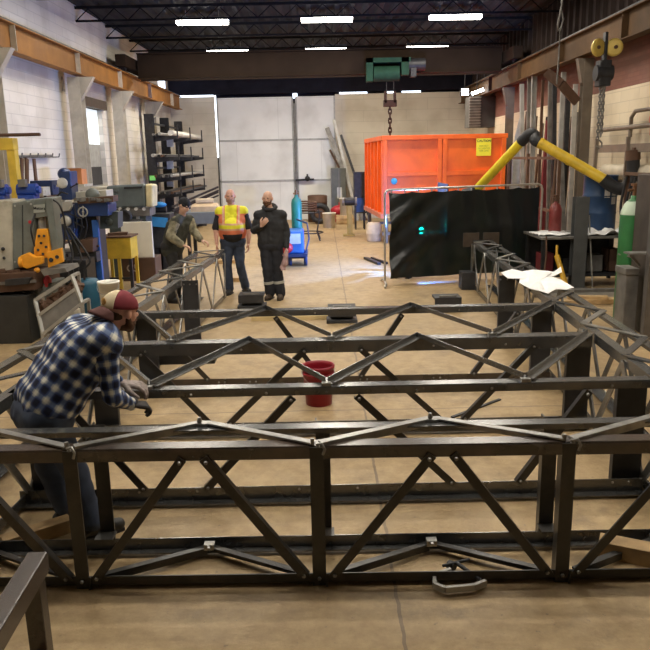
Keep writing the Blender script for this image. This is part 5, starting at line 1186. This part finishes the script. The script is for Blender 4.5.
def hand(mb,w,d,n,th,k=1.0,curl=.5):
    """w wrist, d hand direction, n palm normal (towards palm), th thumb side"""
    d=V(d).normalized(); th=(V(th)-d*V(th).dot(d)).normalized(); n=(V(n)-d*V(n).dot(d)-th*V(n).dot(th)).normalized(); w=V(w)
    for a in (-.028,-.01,.01,.028): rcone(mb,w+d*.02*k+th*a*.6*k,w+d*.095*k+th*a*k,.015*k,.0135*k,8)
    L=(.068,.078,.072,.056)
    for i,a in enumerate((.031,.0105,-.0105,-.031)):
        b=w+d*.098*k+th*a*k; L_=L[i]*k; c1=curl*.9; c2=curl*1.9; c3=curl*2.7
        p1=b+(d*math.cos(c1)+n*math.sin(c1))*L_*.45; p2=p1+(d*math.cos(c2)+n*math.sin(c2))*L_*.32; p3=p2+(d*math.cos(c3)+n*math.sin(c3))*L_*.25
        chainc(mb,[b,p1,p2,p3],[.0105*k,.0092*k,.0085*k,.0075*k])
    b=w+d*.03*k+th*.022*k; p1=b+(d*.55+th*.75+n*.25).normalized()*.045*k; p2=p1+(d*.85+th*.25+n*.45).normalized()*.033*k; p3=p2+(d*.9+n*.5).normalized()*.024*k
    chainc(mb,[b,p1,p2,p3],[.016*k,.0125*k,.011*k,.009*k])
def headgeo(mb,c,f,u,k=1.0):
    f=V(f).normalized(); u=(V(u)-f*V(u).dot(f)).normalized(); r=f.cross(u)
    R=Matrix((r,f,u)).transposed()
    P=lambda x,y,z: V(c)+(r*x+f*y+u*z)*k
    mb.sph(P(0,-.012,.03),(.076*k,.094*k,.09*k),18,14,R)
    mb.sph(P(0,.02,-.035),(.060*k,.070*k,.075*k),16,12,R)
    mb.sph(P(0,.055,-.085),(.032*k,.028*k,.026*k),12,8,R)
    for s in (-1,1):
        mb.sph(P(s*.038,.055,-.018),(.026*k,.026*k,.022*k),10,8,R)   # cheek
        mb.sph(P(s*.030,.078,.028),(.026*k,.012*k,.010*k),10,8,R)    # brow
        mb.sph(P(s*.083,-.002,.0),(.013*k,.022*k,.032*k),10,8,R)     # ear
    rcone(mb,P(0,.088,.018),P(0,.108,-.018),.009*k,.014*k,10)         # nose
    mb.sph(P(0,.088,-.048),(.024*k,.012*k,.010*k),10,8,R)            # lips
    return R,P
def torso(mb,J,g,w=1.0,belly=0):
    """g = inflation"""
    pel,ch,nk=J['pel'],J['chest'],J['neck']; la=(J['sr']-J['sl']).normalized()
    for a in (-.085,0,.085):
        rcone(mb,pel+la*a,pel.lerp(ch,.5)+la*a*1.0,.105*w+g,.108*w+g)
        rcone(mb,pel.lerp(ch,.5)+la*a,ch+la*a*1.2,.108*w+g,.105*w+g)
    rcone(mb,ch,nk+(ch-nk)*.25,.10+g,.065+g)
    for s in ('sr','sl'):
        rcone(mb,nk+(ch-nk)*.25,J[s],.058+g,.060+g); rcone(mb,ch.lerp(J[s],.35),J[s],.10+g,.062+g)
        rcone(mb,pel.lerp(ch,.6).lerp(J[s],.25),J[s].lerp(ch,.3),.095+g,.07+g)
    if belly: 
        fd=J['front']; mb.sph(pel.lerp(ch,.42)+fd*.07,(.14+belly+g,.13+belly+g,.16+g),16,12)
def arm(mb,J,s,g,to=1.0,k=1.0):
    a,b,c=J['s'+s],J['e'+s],J['w'+s]
    if to<=.5: rcone(mb,a,a.lerp(b,to*2),.052*k+g,.046*k+g); return
    rcone(mb,a,b,.052*k+g,.040*k+g); rcone(mb,b,b.lerp(c,(to-.5)*2),.041*k+g,.028*k+g*.9)
def leg(mb,J,s,g,k=1.0,ankle=.042):
    rcone(mb,J['h'+s],J['k'+s],.085*k+g,.056*k+g); rcone(mb,J['k'+s],J['k'+s].lerp(J['a'+s],.35),.054*k+g,.055*k+g); rcone(mb,J['k'+s].lerp(J['a'+s],.35),J['a'+s],.055*k+g,ankle+g)
def boots(J,m,parent,fdir):
    for s in 'rl':
        f=V(fdir[s]).normalized() if isinstance(fdir,dict) else V(fdir).normalized()
        a=J['a'+s]; g=V((a.x,a.y,0)); q=MB()
        rcone(q,a+V((0,0,.03)),V((a.x,a.y,.06)),.055,.052)
        rcone(q,g+V((0,0,.045))-f*.05,g+V((0,0,.05))+f*.06,.045,.050); rcone(q,g+V((0,0,.05))+f*.06,g+V((0,0,.042))+f*.17,.050,.042)
        # flatten the sole
        q.v=[V((p.x,p.y,max(p.z,.004))) for p in q.v]
        o=remesh('boot',q,.010,3,m,parent)
        sole=MB(); r=V((f.y,-f.x,0)); sole.ext([g-f*.10-r*.04,g-f*.10+r*.04,g+f*.1+r*.052,g+f*.2+r*.03,g+f*.2-r*.03,g+f*.1-r*.052],(0,0,.022))
        part('sole',sole,M_blk(),o)
def limbs_uv(ob,bones,root_m):
    """unwrap cloth about the nearest bone: u = metres round, v = metres along"""
    me=ob.data; uv=me.uv_layers.new(name='UVMap'); off=0
    W=root_m
    B=[(V(a),V(b),r,o,V(ref)) for a,b,r,o,ref in bones]
    for p in me.polygons:
        c=W@p.center; best=None
        for bi in B:
            a,b=bi[0],bi[1]; d=b-a; t=max(0,min(1,(c-a).dot(d)/d.length_squared)); ds=(c-(a+d*t)).length/bi[2]
            if best is None or ds<best[0]: best=(ds,bi)
        a,b,r,o,ref=best[1]; d=(b-a).normalized(); e1=(ref-d*ref.dot(d)).normalized(); e2=d.cross(e1)
        us=[]
        for li in p.loop_indices:
            q=W@me.vertices[me.loops[li].vertex_index].co-a; us.append((math.atan2(q.dot(e2),q.dot(e1)),q.dot(d)))
        m0=us[0][0]
        for li,(u,v) in zip(p.loop_indices,us):
            if u-m0>PI: u-=2*PI
            if u-m0<-PI: u+=2*PI
            uv.data[li].uv=(u*r,v+o)
def plaid_mat():
    m=bpy.data.materials.new('blue and white plaid flannel'); m.use_nodes=True; nt=m.node_tree; N=nt.nodes; L=nt.links
    b=N['Principled BSDF']; b.inputs['Roughness'].default_value=.9
    uv=N.new('ShaderNodeUVMap'); sx=N.new('ShaderNodeSeparateXYZ'); L.new(uv.outputs[0],sx.inputs[0])
    def band(sock,per):
        mm=N.new('ShaderNodeMath'); mm.operation='DIVIDE'; L.new(sock,mm.inputs[0]); mm.inputs[1].default_value=per
        fr=N.new('ShaderNodeMath'); fr.operation='FRACT'; L.new(mm.outputs[0],fr.inputs[0])
        r=N.new('ShaderNodeValToRGB'); r.color_ramp.interpolation='EASE'; e=r.color_ramp.elements
        st=[(0,0.0),(.30,0.0),(.38,.45),(.44,.5),(.50,1.0),(.74,1.0),(.80,.5),(.86,.35),(.94,.1)]
        e[0].position=0;e[0].color=(0,0,0,1); e[1].position=1; e[1].color=(0,0,0,1)
        for p,v in st[1:]:
            x=e.new(p); x.color=(v,v,v,1)
        L.new(fr.outputs[0],r.inputs['Fac']); return r.outputs['Color']
    a=band(sx.outputs['X'],.088); c=band(sx.outputs['Y'],.088)
    ad=N.new('ShaderNodeMixRGB'); ad.blend_type='MIX'; ad.inputs[0].default_value=.5; L.new(a,ad.inputs[1]); L.new(c,ad.inputs[2])
    r=N.new('ShaderNodeValToRGB'); e=r.color_ramp.elements
    e[0].position=.0; e[0].color=(.008,.012,.035,1); e[1].position=1; e[1].color=(.80,.78,.68,1)
    for p,cc in ((.12,(.014,.02,.06)),(.26,(.035,.06,.17)),(.5,(.11,.15,.26)),(.72,(.45,.46,.45))):
        x=e.new(p); x.color=cc+(1,)
    L.new(ad.outputs[0],r.inputs['Fac']); L.new(r.outputs['Color'],b.inputs['Base Color'])
    nz=N.new('ShaderNodeTexNoise'); nz.inputs['Scale'].default_value=60; tc=N.new('ShaderNodeTexCoord'); L.new(tc.outputs['Object'],nz.inputs['Vector'])
    bp=N.new('ShaderNodeBump'); bp.inputs['Strength'].default_value=.2; bp.inputs['Distance'].default_value=.005; L.new(nz.outputs['Fac'],bp.inputs['Height']); L.new(bp.outputs['Normal'],b.inputs['Normal'])
    return m
SK=mat('skin',(.60,.36,.26),.55,0,.10,12); SKr=mat('ruddy skin',(.62,.33,.24),.55,0,.10,12)
M_den=mat('blue denim',(.045,.062,.105),.85,0,.3,9); M_dnv=mat('dark navy overalls',(.018,.020,.028),.8,0,.3,9)
M_boot=mat('black leather boots',(.02,.019,.018),.5,0,.2,9); M_btee=mat('black cotton shirt',(.018,.018,.022),.85,0,.2,9)
M_beard=mat('brown beard',(.10,.045,.02),.9,0,.3,40); M_eye=mat('dark eyes',(.02,.015,.012),.3,0)
def face_bits(P,R,body,beard=None,k=1.0,full=True):
    for s in (-1,1): 
        q=MB(); q.sph(P(s*.031,.083,.012),(.011*k,.007*k,.007*k),10,8,R); part('eye',q,M_eye,body)
    q=MB(); q.sph(P(0,.0975,-.048),(.022*k,.005*k,.004*k),10,6,R); part('mouth',q,mat('lips',(.32,.12,.09),.5),body)
    if beard:
        q=MB(); q.sph(P(0,.030,-.062),(.060*k,.066*k,.050*k),16,12,R); q.sph(P(0,.062,-.090),(.036*k,.032*k,.030*k),12,8,R)
        for s in (-1,1): rcone(q,P(s*.066,.0,-.005),P(s*.052,.03,-.07),.012*k,.022*k)
        rcone(q,P(-.022,.092,-.036),P(.022,.092,-.036),.007*k,.007*k)
        remesh('beard',q,.007,2,beard,body,.002,60)
# ---------------- foreground worker ----------------
def P3(x,y,Y): return at(x,y,Y)
fw=V((.80,.60,0)).normalized(); rt=V((.60,-.80,0)).normalized()
pel=P3(42,410,4.22); ch=P3(80,350,4.34); nk=P3(106,327,4.42)
J=dict(pel=pel,chest=ch,neck=nk,front=fw)
J['sr']=P3(104,343,4.20)+V((0,0,0)); J['sl']=P3(80,330,4.56)
J['er']=P3(112,396,4.17); J['wr']=P3(130,404,4.36)
J['el']=P3(103,372,4.58); J['wl']=P3(118,383,4.50)
J['hr']=pel+rt*.095+V((0,0,-.02)); J['hl']=pel-rt*.095+V((0,0,-.02))
J['kr']=P3(76,472,4.15); J['kl']=P3(50,470,4.34)
ar=fl(90,541); al=fl(62,529); J['ar']=V((ar.x,4.13,.11)); J['al']=V((al.x,4.34,.11))
hf=V((.66,.74,-.16)); hu=V((.2,.12,.97))
q=MB(); torso(q,J,-.01); 
for s in 'rl': arm(q,J,s,-.004); leg(q,J,s,-.008)
hc=P3(121,312,4.45)
rcone(q,nk+(ch-nk)*.2,hc+V((-.03,-.02,-.03)),.06,.058)
R,P=headgeo(q,hc,hf,hu,1.10)
worker=remesh('person',q,.011,3,SKr,None,origin=(pel.x,pel.y,0))
worker['label']='person in a blue and white plaid shirt and maroon cap bending over the steel frame'; worker['category']='person'
face_bits(P,R,worker,M_beard,1.1)
q=MB(); JJ=dict(J,pel=pel.lerp(ch,.17)+V((-.01,0,0))); torso(q,JJ,.052,1.12)
rcone(q,JJ['pel']-rt*.12,JJ['pel']+rt*.12,.150,.150)
for s in 'rl': arm(q,J,s,.020,.97)
sh=remesh('shirt',q,.012,5,plaid_mat(),worker,.012,7)
up=V((0,0,1))
limbs_uv(sh,[(pel-(ch-pel)*.3,nk,2.2*.115,0.0,-rt),(J['sr'],J['er'],1.0*.075,.02,fw),(J['er'],J['wr'],.062,.03,up),(J['sl'],J['el'],.075,.02,fw),(J['el'],J['wl'],.062,.03,up)],wmat(worker))
# collar and cuffs
q=MB(); pts=[nk+(ch-nk)*.22+(rt*math.cos(a)+(hf.cross(rt)).normalized()*0+fw*math.sin(a)*.6+V((0,0,math.sin(a)*.6)))*.074 for a in [2*PI*k/16 for k in range(17)]]
q.tube(pts,.017,8,False); part('collar',q,mat('dark collar cloth',(.05,.055,.06),.9),worker)
q=MB(); d=(J['wr']-J['er']).normalized(); q.cyl(J['wr']-d*.035,J['wr']+d*.02,.042,.040); part('cuff',q,mat('pale cuff cloth',(.40,.43,.46),.9),worker,'pale blue cuff')
q=MB()
rcone(q,pel+V((0,0,-.03))-rt*.11,pel+V((0,0,-.03))+rt*.11,.160,.160)
for s in 'rl': leg(q,J,s,.022,1.05,.052)
remesh('trousers',q,.013,4,M_den,worker,.009,8)
q=MB(); bc=pel+V((0,0,.055)); q.tube([bc+(rt*math.cos(a)*.235+fw*math.sin(a)*.165) for a in [2*PI*k/28 for k in range(29)]],.016,8,False)
boots(J,M_boot,worker,{'r':V((.85,.5,0)),'l':V((.7,.7,0))})
M_glv=mat('grey brown work glove',(.30,.25,.23),.85,0,.35,40)
q=MB(); hand(q,J['wl']+V((.015,.0,0)),V((.85,.05,-.15)),V((-.1,.1,-1)),V((.2,-1,-.1)),1.3,.6); rcone(q,J['wl'],J['wl']-(J['wl']-J['el']).normalized()*.08,.038,.042)
remesh('glove',q,.005,2,M_glv,worker)
q=MB(); hand(q,J['wr']+V((.0,.0,0)),V((.72,.45,-.25)),V((-.45,.2,-.85)),V((-.3,.9,.1)),1.15,.8); rcone(q,J['wr'],J['wr']+V((.015,.02,.004)),.036,.036)
remesh('glove',q,.005,2,mat('black palm glove',(.05,.045,.045),.8,0,.3,30),worker)
# cap worn backwards
q=MB(); Rm=R
cc=P(0,-.014,.046); vs=[];fs=[];seg=28;rings=9
def capshell(r,mi,a0,a1,off=0):
    q.cur=mi; b=len(q.v); n=0
    vs=[]
    for i in range(rings+1):
        ph=(PI/2)*i/rings
        for k in range(seg+1):
            t=a0+(a1-a0)*k/seg
            vs.append(P(.0925*math.cos(ph)*math.cos(t)*r,-.012+.110*math.cos(ph)*math.sin(t)*r,.03+.098*math.sin(ph)*r))
    q.add(vs,[(i*(seg+1)+k,i*(seg+1)+k+1,(i+1)*(seg+1)+k+1,(i+1)*(seg+1)+k) for i in range(rings) for k in range(seg)],True)
capshell(1.0,0,math.radians(-48),math.radians(228)); capshell(1.0,1,math.radians(228),math.radians(312))
cap=part('cap',q,[mat('maroon cap cloth',(.19,.02,.03),.85,0,.15,20),mat('cream cap panel',(.66,.55,.36),.85,0,.1,20)],worker,clean=False)
md=cap.modifiers.new('t','SOLIDIFY'); md.thickness=.005
q=MB(); vs=[]
for i in range(9):
    t=math.radians(225+90*i/8)
    for k in range(5):
        e=k/4; bx=.0925*math.cos(t); by=-.012+.110*math.sin(t)
        bow=math.cos((i-4)/4*PI/2)
        vs.append(P(bx*(1+.05*e),by-.085*e*bow**.5 if bow>0 else by,.030-.028*e-.022*((i-4)/4)**2*(1+e)))
q.add(vs,[(i*5+k,(i+1)*5+k,(i+1)*5+k+1,i*5+k+1) for i in range(8) for k in range(4)],True)
br=part('brim',q,mat('brown maroon brim',(.10,.035,.03),.8,0,.15,20),cap,clean=False); md=br.modifiers.new('t','SOLIDIFY'); md.thickness=.006
q=MB(); q.sph(P(0,-.119,.062),(.024,.007,.024),12,8,R); part('badge',q,mat('gold brown badge',(.42,.24,.06),.7,0,.4,60),cap)
q=MB(); q.sph(P(0,-.014,.130),(.008,.008,.004),8,6,R); part('button',q,mat('maroon cap cloth',(.19,.02,.03)),cap)
q=MB(); q.sph(P(0,-.035,-.005),(.073,.084,.052),18,12,R); remesh('hair',q,.008,1,mat('dark brown hair',(.06,.03,.015),.9,0,.3,40),worker,.001,60)
# ---------------- men standing ----------------
def standing(name,label,X,Y,hx,hy,fdir,arms,legs,skin,k=1.0):
    pass
# man in the vest
s1=12.5
def J_std(cx,Y,pelz,chz,nkz,shw,fd,lean=V((0,0,0))):
    fd=V(fd).normalized(); r=V((fd.y,-fd.x,0)); 
    J=dict(pel=V((cx,Y,pelz)),chest=V((cx,Y,chz))+lean*.6,neck=V((cx,Y,nkz))+lean,front=fd)
    J['sr']=V((cx,Y,nkz-.10))+r*shw+lean; J['sl']=V((cx,Y,nkz-.10))-r*shw+lean
    J['hr']=J['pel']+r*.095; J['hl']=J['pel']-r*.095
    return J,fd,r
c=fl(236,292); X0=P3(233,240,s1).x
zt=P3(232,188,s1).z
J,fd,r=J_std(X0,s1,.93,1.29,1.53,.195,(.12,-1,0))
J['er']=J['sr']+V((-.09,-.02,-.28)); J['wr']=J['er']+V((.02,-.10,-.24))
J['el']=J['sl']+V((.09,-.02,-.28)); J['wl']=J['el']+V((-.01,-.08,-.25))
J['kr']=V((X0-.12,s1-.02,.50)); J['kl']=V((X0+.10,s1+.02,.50)); J['ar']=V((X0-.10,s1+.0,.1)); J['al']=V((X0+.16,s1+.18,.1))
hc=V((X0-.01,s1-.01,1.69))
q=MB(); torso(q,J,-.01,1.1,.03)
for s in 'rl': arm(q,J,s,.004,1,1.05); leg(q,J,s,-.008)
for s,n in (('r',1),('l',-1)): hand(q,J['w'+s],V((0,-.25,-1)),V((n*.9,.3,0)),V((0,-1,0)),1.1,.45)
rcone(q,J['neck']-V((0,0,.03)),hc-V((0,0,.05)),.063,.06)
R,P=headgeo(q,hc,(.10,-1,-.05),(0,0,1),1.03)
man=remesh('person',q,.009,2,SKr,None,origin=(X0,s1,0)); man['label']='bald person in a yellow and orange safety vest standing with arms down'; man['category']='person'
face_bits(P,R,man,mat('grey stubble',(.35,.20,.15),.9),1.0)
q=MB(); torso(q,J,.012,1.12,.035)
for s in 'rl': arm(q,J,s,.022,.46,1.05)
remesh('shirt',q,.012,4,M_btee,man,.004,9)
q=MB(); torso(q,dict(J,pel=J['pel']+V((0,0,.13))),.036,1.14,.035)
M_vy=mat('fluorescent yellow cloth',(.85,.80,.03),.7,0,.08,9); M_vo=mat('orange pink vest cloth',(.80,.22,.10),.7,0,.1,9); M_vs=mat('silver tape',(.75,.42,.28),.4,0,.1,9)
vest=remesh('safety_vest',q,.011,4,[M_vo,M_vy,M_vs],man,.003,9)
W=wmat(man)
for p in vest.data.polygons:
    c=W@p.center; dx=abs(c.x-X0); z=c.z
    if 1.16<z<1.22: i=1
    elif 1.22<=z<1.25 or 1.13<z<=1.16: i=2
    elif z>1.25 and dx<.10: i=1
    elif z>1.40 and dx>.15: i=1
    elif .115<dx<.15 and z>1.25: i=2
    else: i=0
    p.material_index=i
q=MB(); 
for s in 'rl': leg(q,J,s,.022,1.05,.055)
rcone(q,J['hl'],J['hr'],.135,.135)
remesh('trousers',q,.012,4,M_den,man,.008,9)
boots(J,M_boot,man,{'r':V((-.2,-1,0)),'l':V((.5,-1,0))})
# man in dark overalls
s2=11.95; X0=P3(271,240,s2).x
J,fd,r=J_std(X0,s2,.92,1.27,1.50,.19,(-.12,-1,0))
J['er']=J['sr']+V((-.09,.0,-.25)); J['wr']=J['er']+V((.14,-.22,.09))
J['el']=J['sl']+V((.08,.02,-.28)); J['wl']=J['el']+V((-.01,-.1,-.24))
J['kr']=V((X0-.08,s2-.02,.49)); J['kl']=V((X0+.09,s2+.0,.49)); J['ar']=V((X0-.05,s2+.02,.1)); J['al']=V((X0+.13,s2+.0,.1))
hc=V((X0-.03,s2-.03,1.67))
q=MB(); torso(q,J,-.01)
for s in 'rl': arm(q,J,s,.0); leg(q,J,s,-.008)
hand(q,J['wr'],V((.6,-.35,.7)),V((.3,.9,.1)),V((-.6,0,.8)),1.1,.6); hand(q,J['wl'],V((0,-.2,-1)),V((-.9,.3,0)),V((0,-1,0)),1.1,.8)
rcone(q,J['neck']-V((0,0,.03)),hc-V((0,0,.05)),.058,.058)
R,P=headgeo(q,hc,(-.25,-1,-.03),(0.03,0,1),1.02)
man=remesh('person',q,.009,2,SK,None,origin=(X0,s2,0)); man['label']='bearded bald person in dark overalls and black jacket holding gloves'; man['category']='person'
face_bits(P,R,man,M_beard,1.02)
q=MB(); torso(q,dict(J,pel=J['pel']+V((0,0,.05))),.030,1.06)
arm(q,J,'r',.020,.96); arm(q,J,'l',.020,.97)
remesh('jacket',q,.012,4,mat('black hooded jacket',(.024,.025,.028),.85,0,.3,9),man,.009,9)
q=MB(); q.tube([J['neck']+V((.10*math.cos(a),.015+.10*math.sin(a),.03+.035*math.sin(a))) for a in [2*PI*k/18 for k in range(19)]],.034,8,False); remesh('hood',q,.012,3,mat('black hooded jacket',(.024,.025,.028)),man,.006,14)
q=MB()
for s in 'rl': leg(q,J,s,.026,1.05,.058)
rcone(q,J['hl'],J['hr'],.135,.135)
remesh('trousers',q,.012,4,M_dnv,man,.008,9)
for s in 'rl':
    a=J['k'+s].lerp(J['a'+s],.52); d=(J['a'+s]-J['k'+s]).normalized(); part('reflective_band',MB().cyl(a-d*.022,a+d*.022,.091,.090,20),mat('silver reflective tape',(.42,.42,.38),.4),man)
boots(J,mat('brown boots',(.07,.05,.035),.6,0,.2,9),man,{'r':V((-.3,-1,0)),'l':V((-.1,-1,0))})
g=J['wl']+V((.0,-.06,-.10))
gl=MB(); rcone(gl,g+V((0,0,.04)),g+V((-.03,-.03,-.16)),.035,.05); rcone(gl,g,g+V((-.09,-.02,-.22)),.03,.03)
for k in range(3): rcone(gl,g+V((-.03,-.03,-.16)),g+V((-.09+.03*k,-.04,-.26)),.016,.013)
remesh('work_gloves',gl,.008,2,mat('dusty pink glove',(.42,.28,.27),.85,0,.4,14),None,origin=g); o=bpy.data.objects['work_gloves']; o['label']='pair of dusty pink work gloves held by the person in dark overalls'; o['category']='gloves'
# camouflage worker
s3=11.9
pel=P3(172,246,s3); 
J=dict(pel=pel,chest=P3(178,226,s3-.02),neck=P3(182,215,s3-.03),front=V((.9,-.4,0)).normalized())
lat=V((-.35,-.9,0)).normalized()
J['sr']=J['neck']+lat*.17+V((-.02,0,-.09)); J['sl']=J['neck']-lat*.17+V((.02,0,-.09))
J['er']=P3(170,236,s3-.32); J['wr']=P3(182,245,s3-.38)
J['el']=P3(193,230,s3+.1); J['wl']=P3(201,240,s3-.05)
J['hr']=pel+lat*.095; J['hl']=pel-lat*.095
J['kr']=V((pel.x+.06,s3-.1,.5)); J['kl']=V((pel.x+.05,s3+.12,.5)); J['ar']=V((pel.x-.05,s3-.12,.1)); J['al']=V((pel.x-.02,s3+.15,.1))
hc=P3(184,206,s3-.08)
q=MB(); torso(q,J,-.01)
for s in 'rl': arm(q,J,s,-.004); leg(q,J,s,-.008)
hand(q,J['wl'],V((.8,-.2,-.3)),V((0,0,-1)),V((0,-1,0)),1.1,.6); hand(q,J['wr'],V((.9,0,-.3)),V((0,0,-1)),V((0,1,0)),1.1,.6)
rcone(q,J['neck']-V((0,0,.03)),hc-V((0.02,0,.04)),.058,.058)
R,P=headgeo(q,hc,(.75,-.45,-.42),(.42,-.1,.9),1.0)
man=remesh('person',q,.009,2,SK,None,origin=(pel.x,s3,0)); man['label']='person in camouflage sleeves and black beanie leaning over the left side truss'; man['category']='person'
face_bits(P,R,man,None,1.0)
q=MB(); torso(q,dict(J,pel=J['pel']+V((0,0,-.06))),.026,1.05)
m=mat('camouflage cloth',(.25,.22,.14),.85,0,.6,10,dirt=(.06,.06,.035),dirt_amt=1)
m2=mat('dark green vest cloth',(.05,.052,.04),.85,0,.3,9)
remesh('vest',q,.012,4,m2,man,.008,9)
for s in 'rl':
    q=MB(); arm(q,J,s,.034,.95); remesh('sleeve',q,.012,3,m,man,.008,12)
q=MB()
for s in 'rl': leg(q,J,s,.026,1.05,.06)
rcone(q,J['hl'],J['hr'],.135,.135)
remesh('trousers',q,.012,4,mat('dark work trousers',(.03,.03,.03),.85,0,.3,9),man,.008,9)
boots(J,M_boot,man,V((1,-.3,0)))
q=MB(); q.sph(P(0,-.014,.05),(.086,.104,.092),18,12,R); q.sph(P(0,-.012,.022),(.09,.108,.03),18,10,R); remesh('beanie',q,.008,2,mat('black knitted cap',(.012,.013,.018),.9,0,.2,40),man,.002,50)
q=MB()

# welder crouching behind the curtain
X0,Y0=1.52,13.85
fd=V((.35,.93,0)).normalized(); r=V((fd.y,-fd.x,0))
J=dict(pel=V((X0,Y0,.42)),chest=V((X0,Y0,.42))+fd*.16+V((0,0,.34)),neck=V((X0,Y0,.42))+fd*.24+V((0,0,.55)),front=fd)
J['sr']=J['neck']+r*.18+V((0,0,-.09)); J['sl']=J['neck']-r*.18+V((0,0,-.09))
J['er']=J['sr']+fd*.12+V((0.03,0,-.24)); J['wr']=J['er']+fd*.22+V((0,0,.10)); J['el']=J['sl']+fd*.12+V((0,0,-.24)); J['wl']=J['el']+fd*.22+r*.1+V((0,0,.06))
J['hr']=J['pel']+r*.1; J['hl']=J['pel']-r*.1
J['kr']=J['hr']+fd*.36+V((0,0,.08)); J['kl']=J['hl']+fd*.36+V((0,0,.08))
J['ar']=V((J['hr'].x,J['hr'].y,.1))+fd*-.02+r*.03; J['al']=V((J['hl'].x,J['hl'].y,.1))-fd*.02-r*.02
hc=J['neck']+fd*.08+V((0,0,.13))
q=MB(); torso(q,J,-.01)
for s_ in 'rl': arm(q,J,s_,-.004); leg(q,J,s_,-.008); hand(q,J['w'+s_],fd,V((0,0,-1)),r if s_=='l' else -r,1.0,.8)
rcone(q,J['neck']-V((0,0,.03)),hc-V((0,0,.04)),.058,.058)
R,P=headgeo(q,hc,fd+V((0,0,-.5)),(0,0.2,1),1.0)
man=remesh('person',q,.012,2,SK,None,origin=(X0,Y0,0)); man['label']='person crouching to weld behind the black curtain, only boots showing'; man['category']='person'
q=MB(); torso(q,J,.03,1.05)
for s_ in 'rl': arm(q,J,s_,.022,.95)
remesh('jacket',q,.014,3,M_dnv,man,.006,9)
q=MB()
for s_ in 'rl': leg(q,J,s_,.024,1.05,.055)
rcone(q,J['hl'],J['hr'],.13,.13)
remesh('trousers',q,.014,3,M_dnv,man,.006,9)
boots(J,M_boot,man,fd)
q=MB(); q.sph(P(0,.02,0),(.11,.13,.15),16,12,R); remesh('welding_helmet',q,.01,2,M_blk(),man)
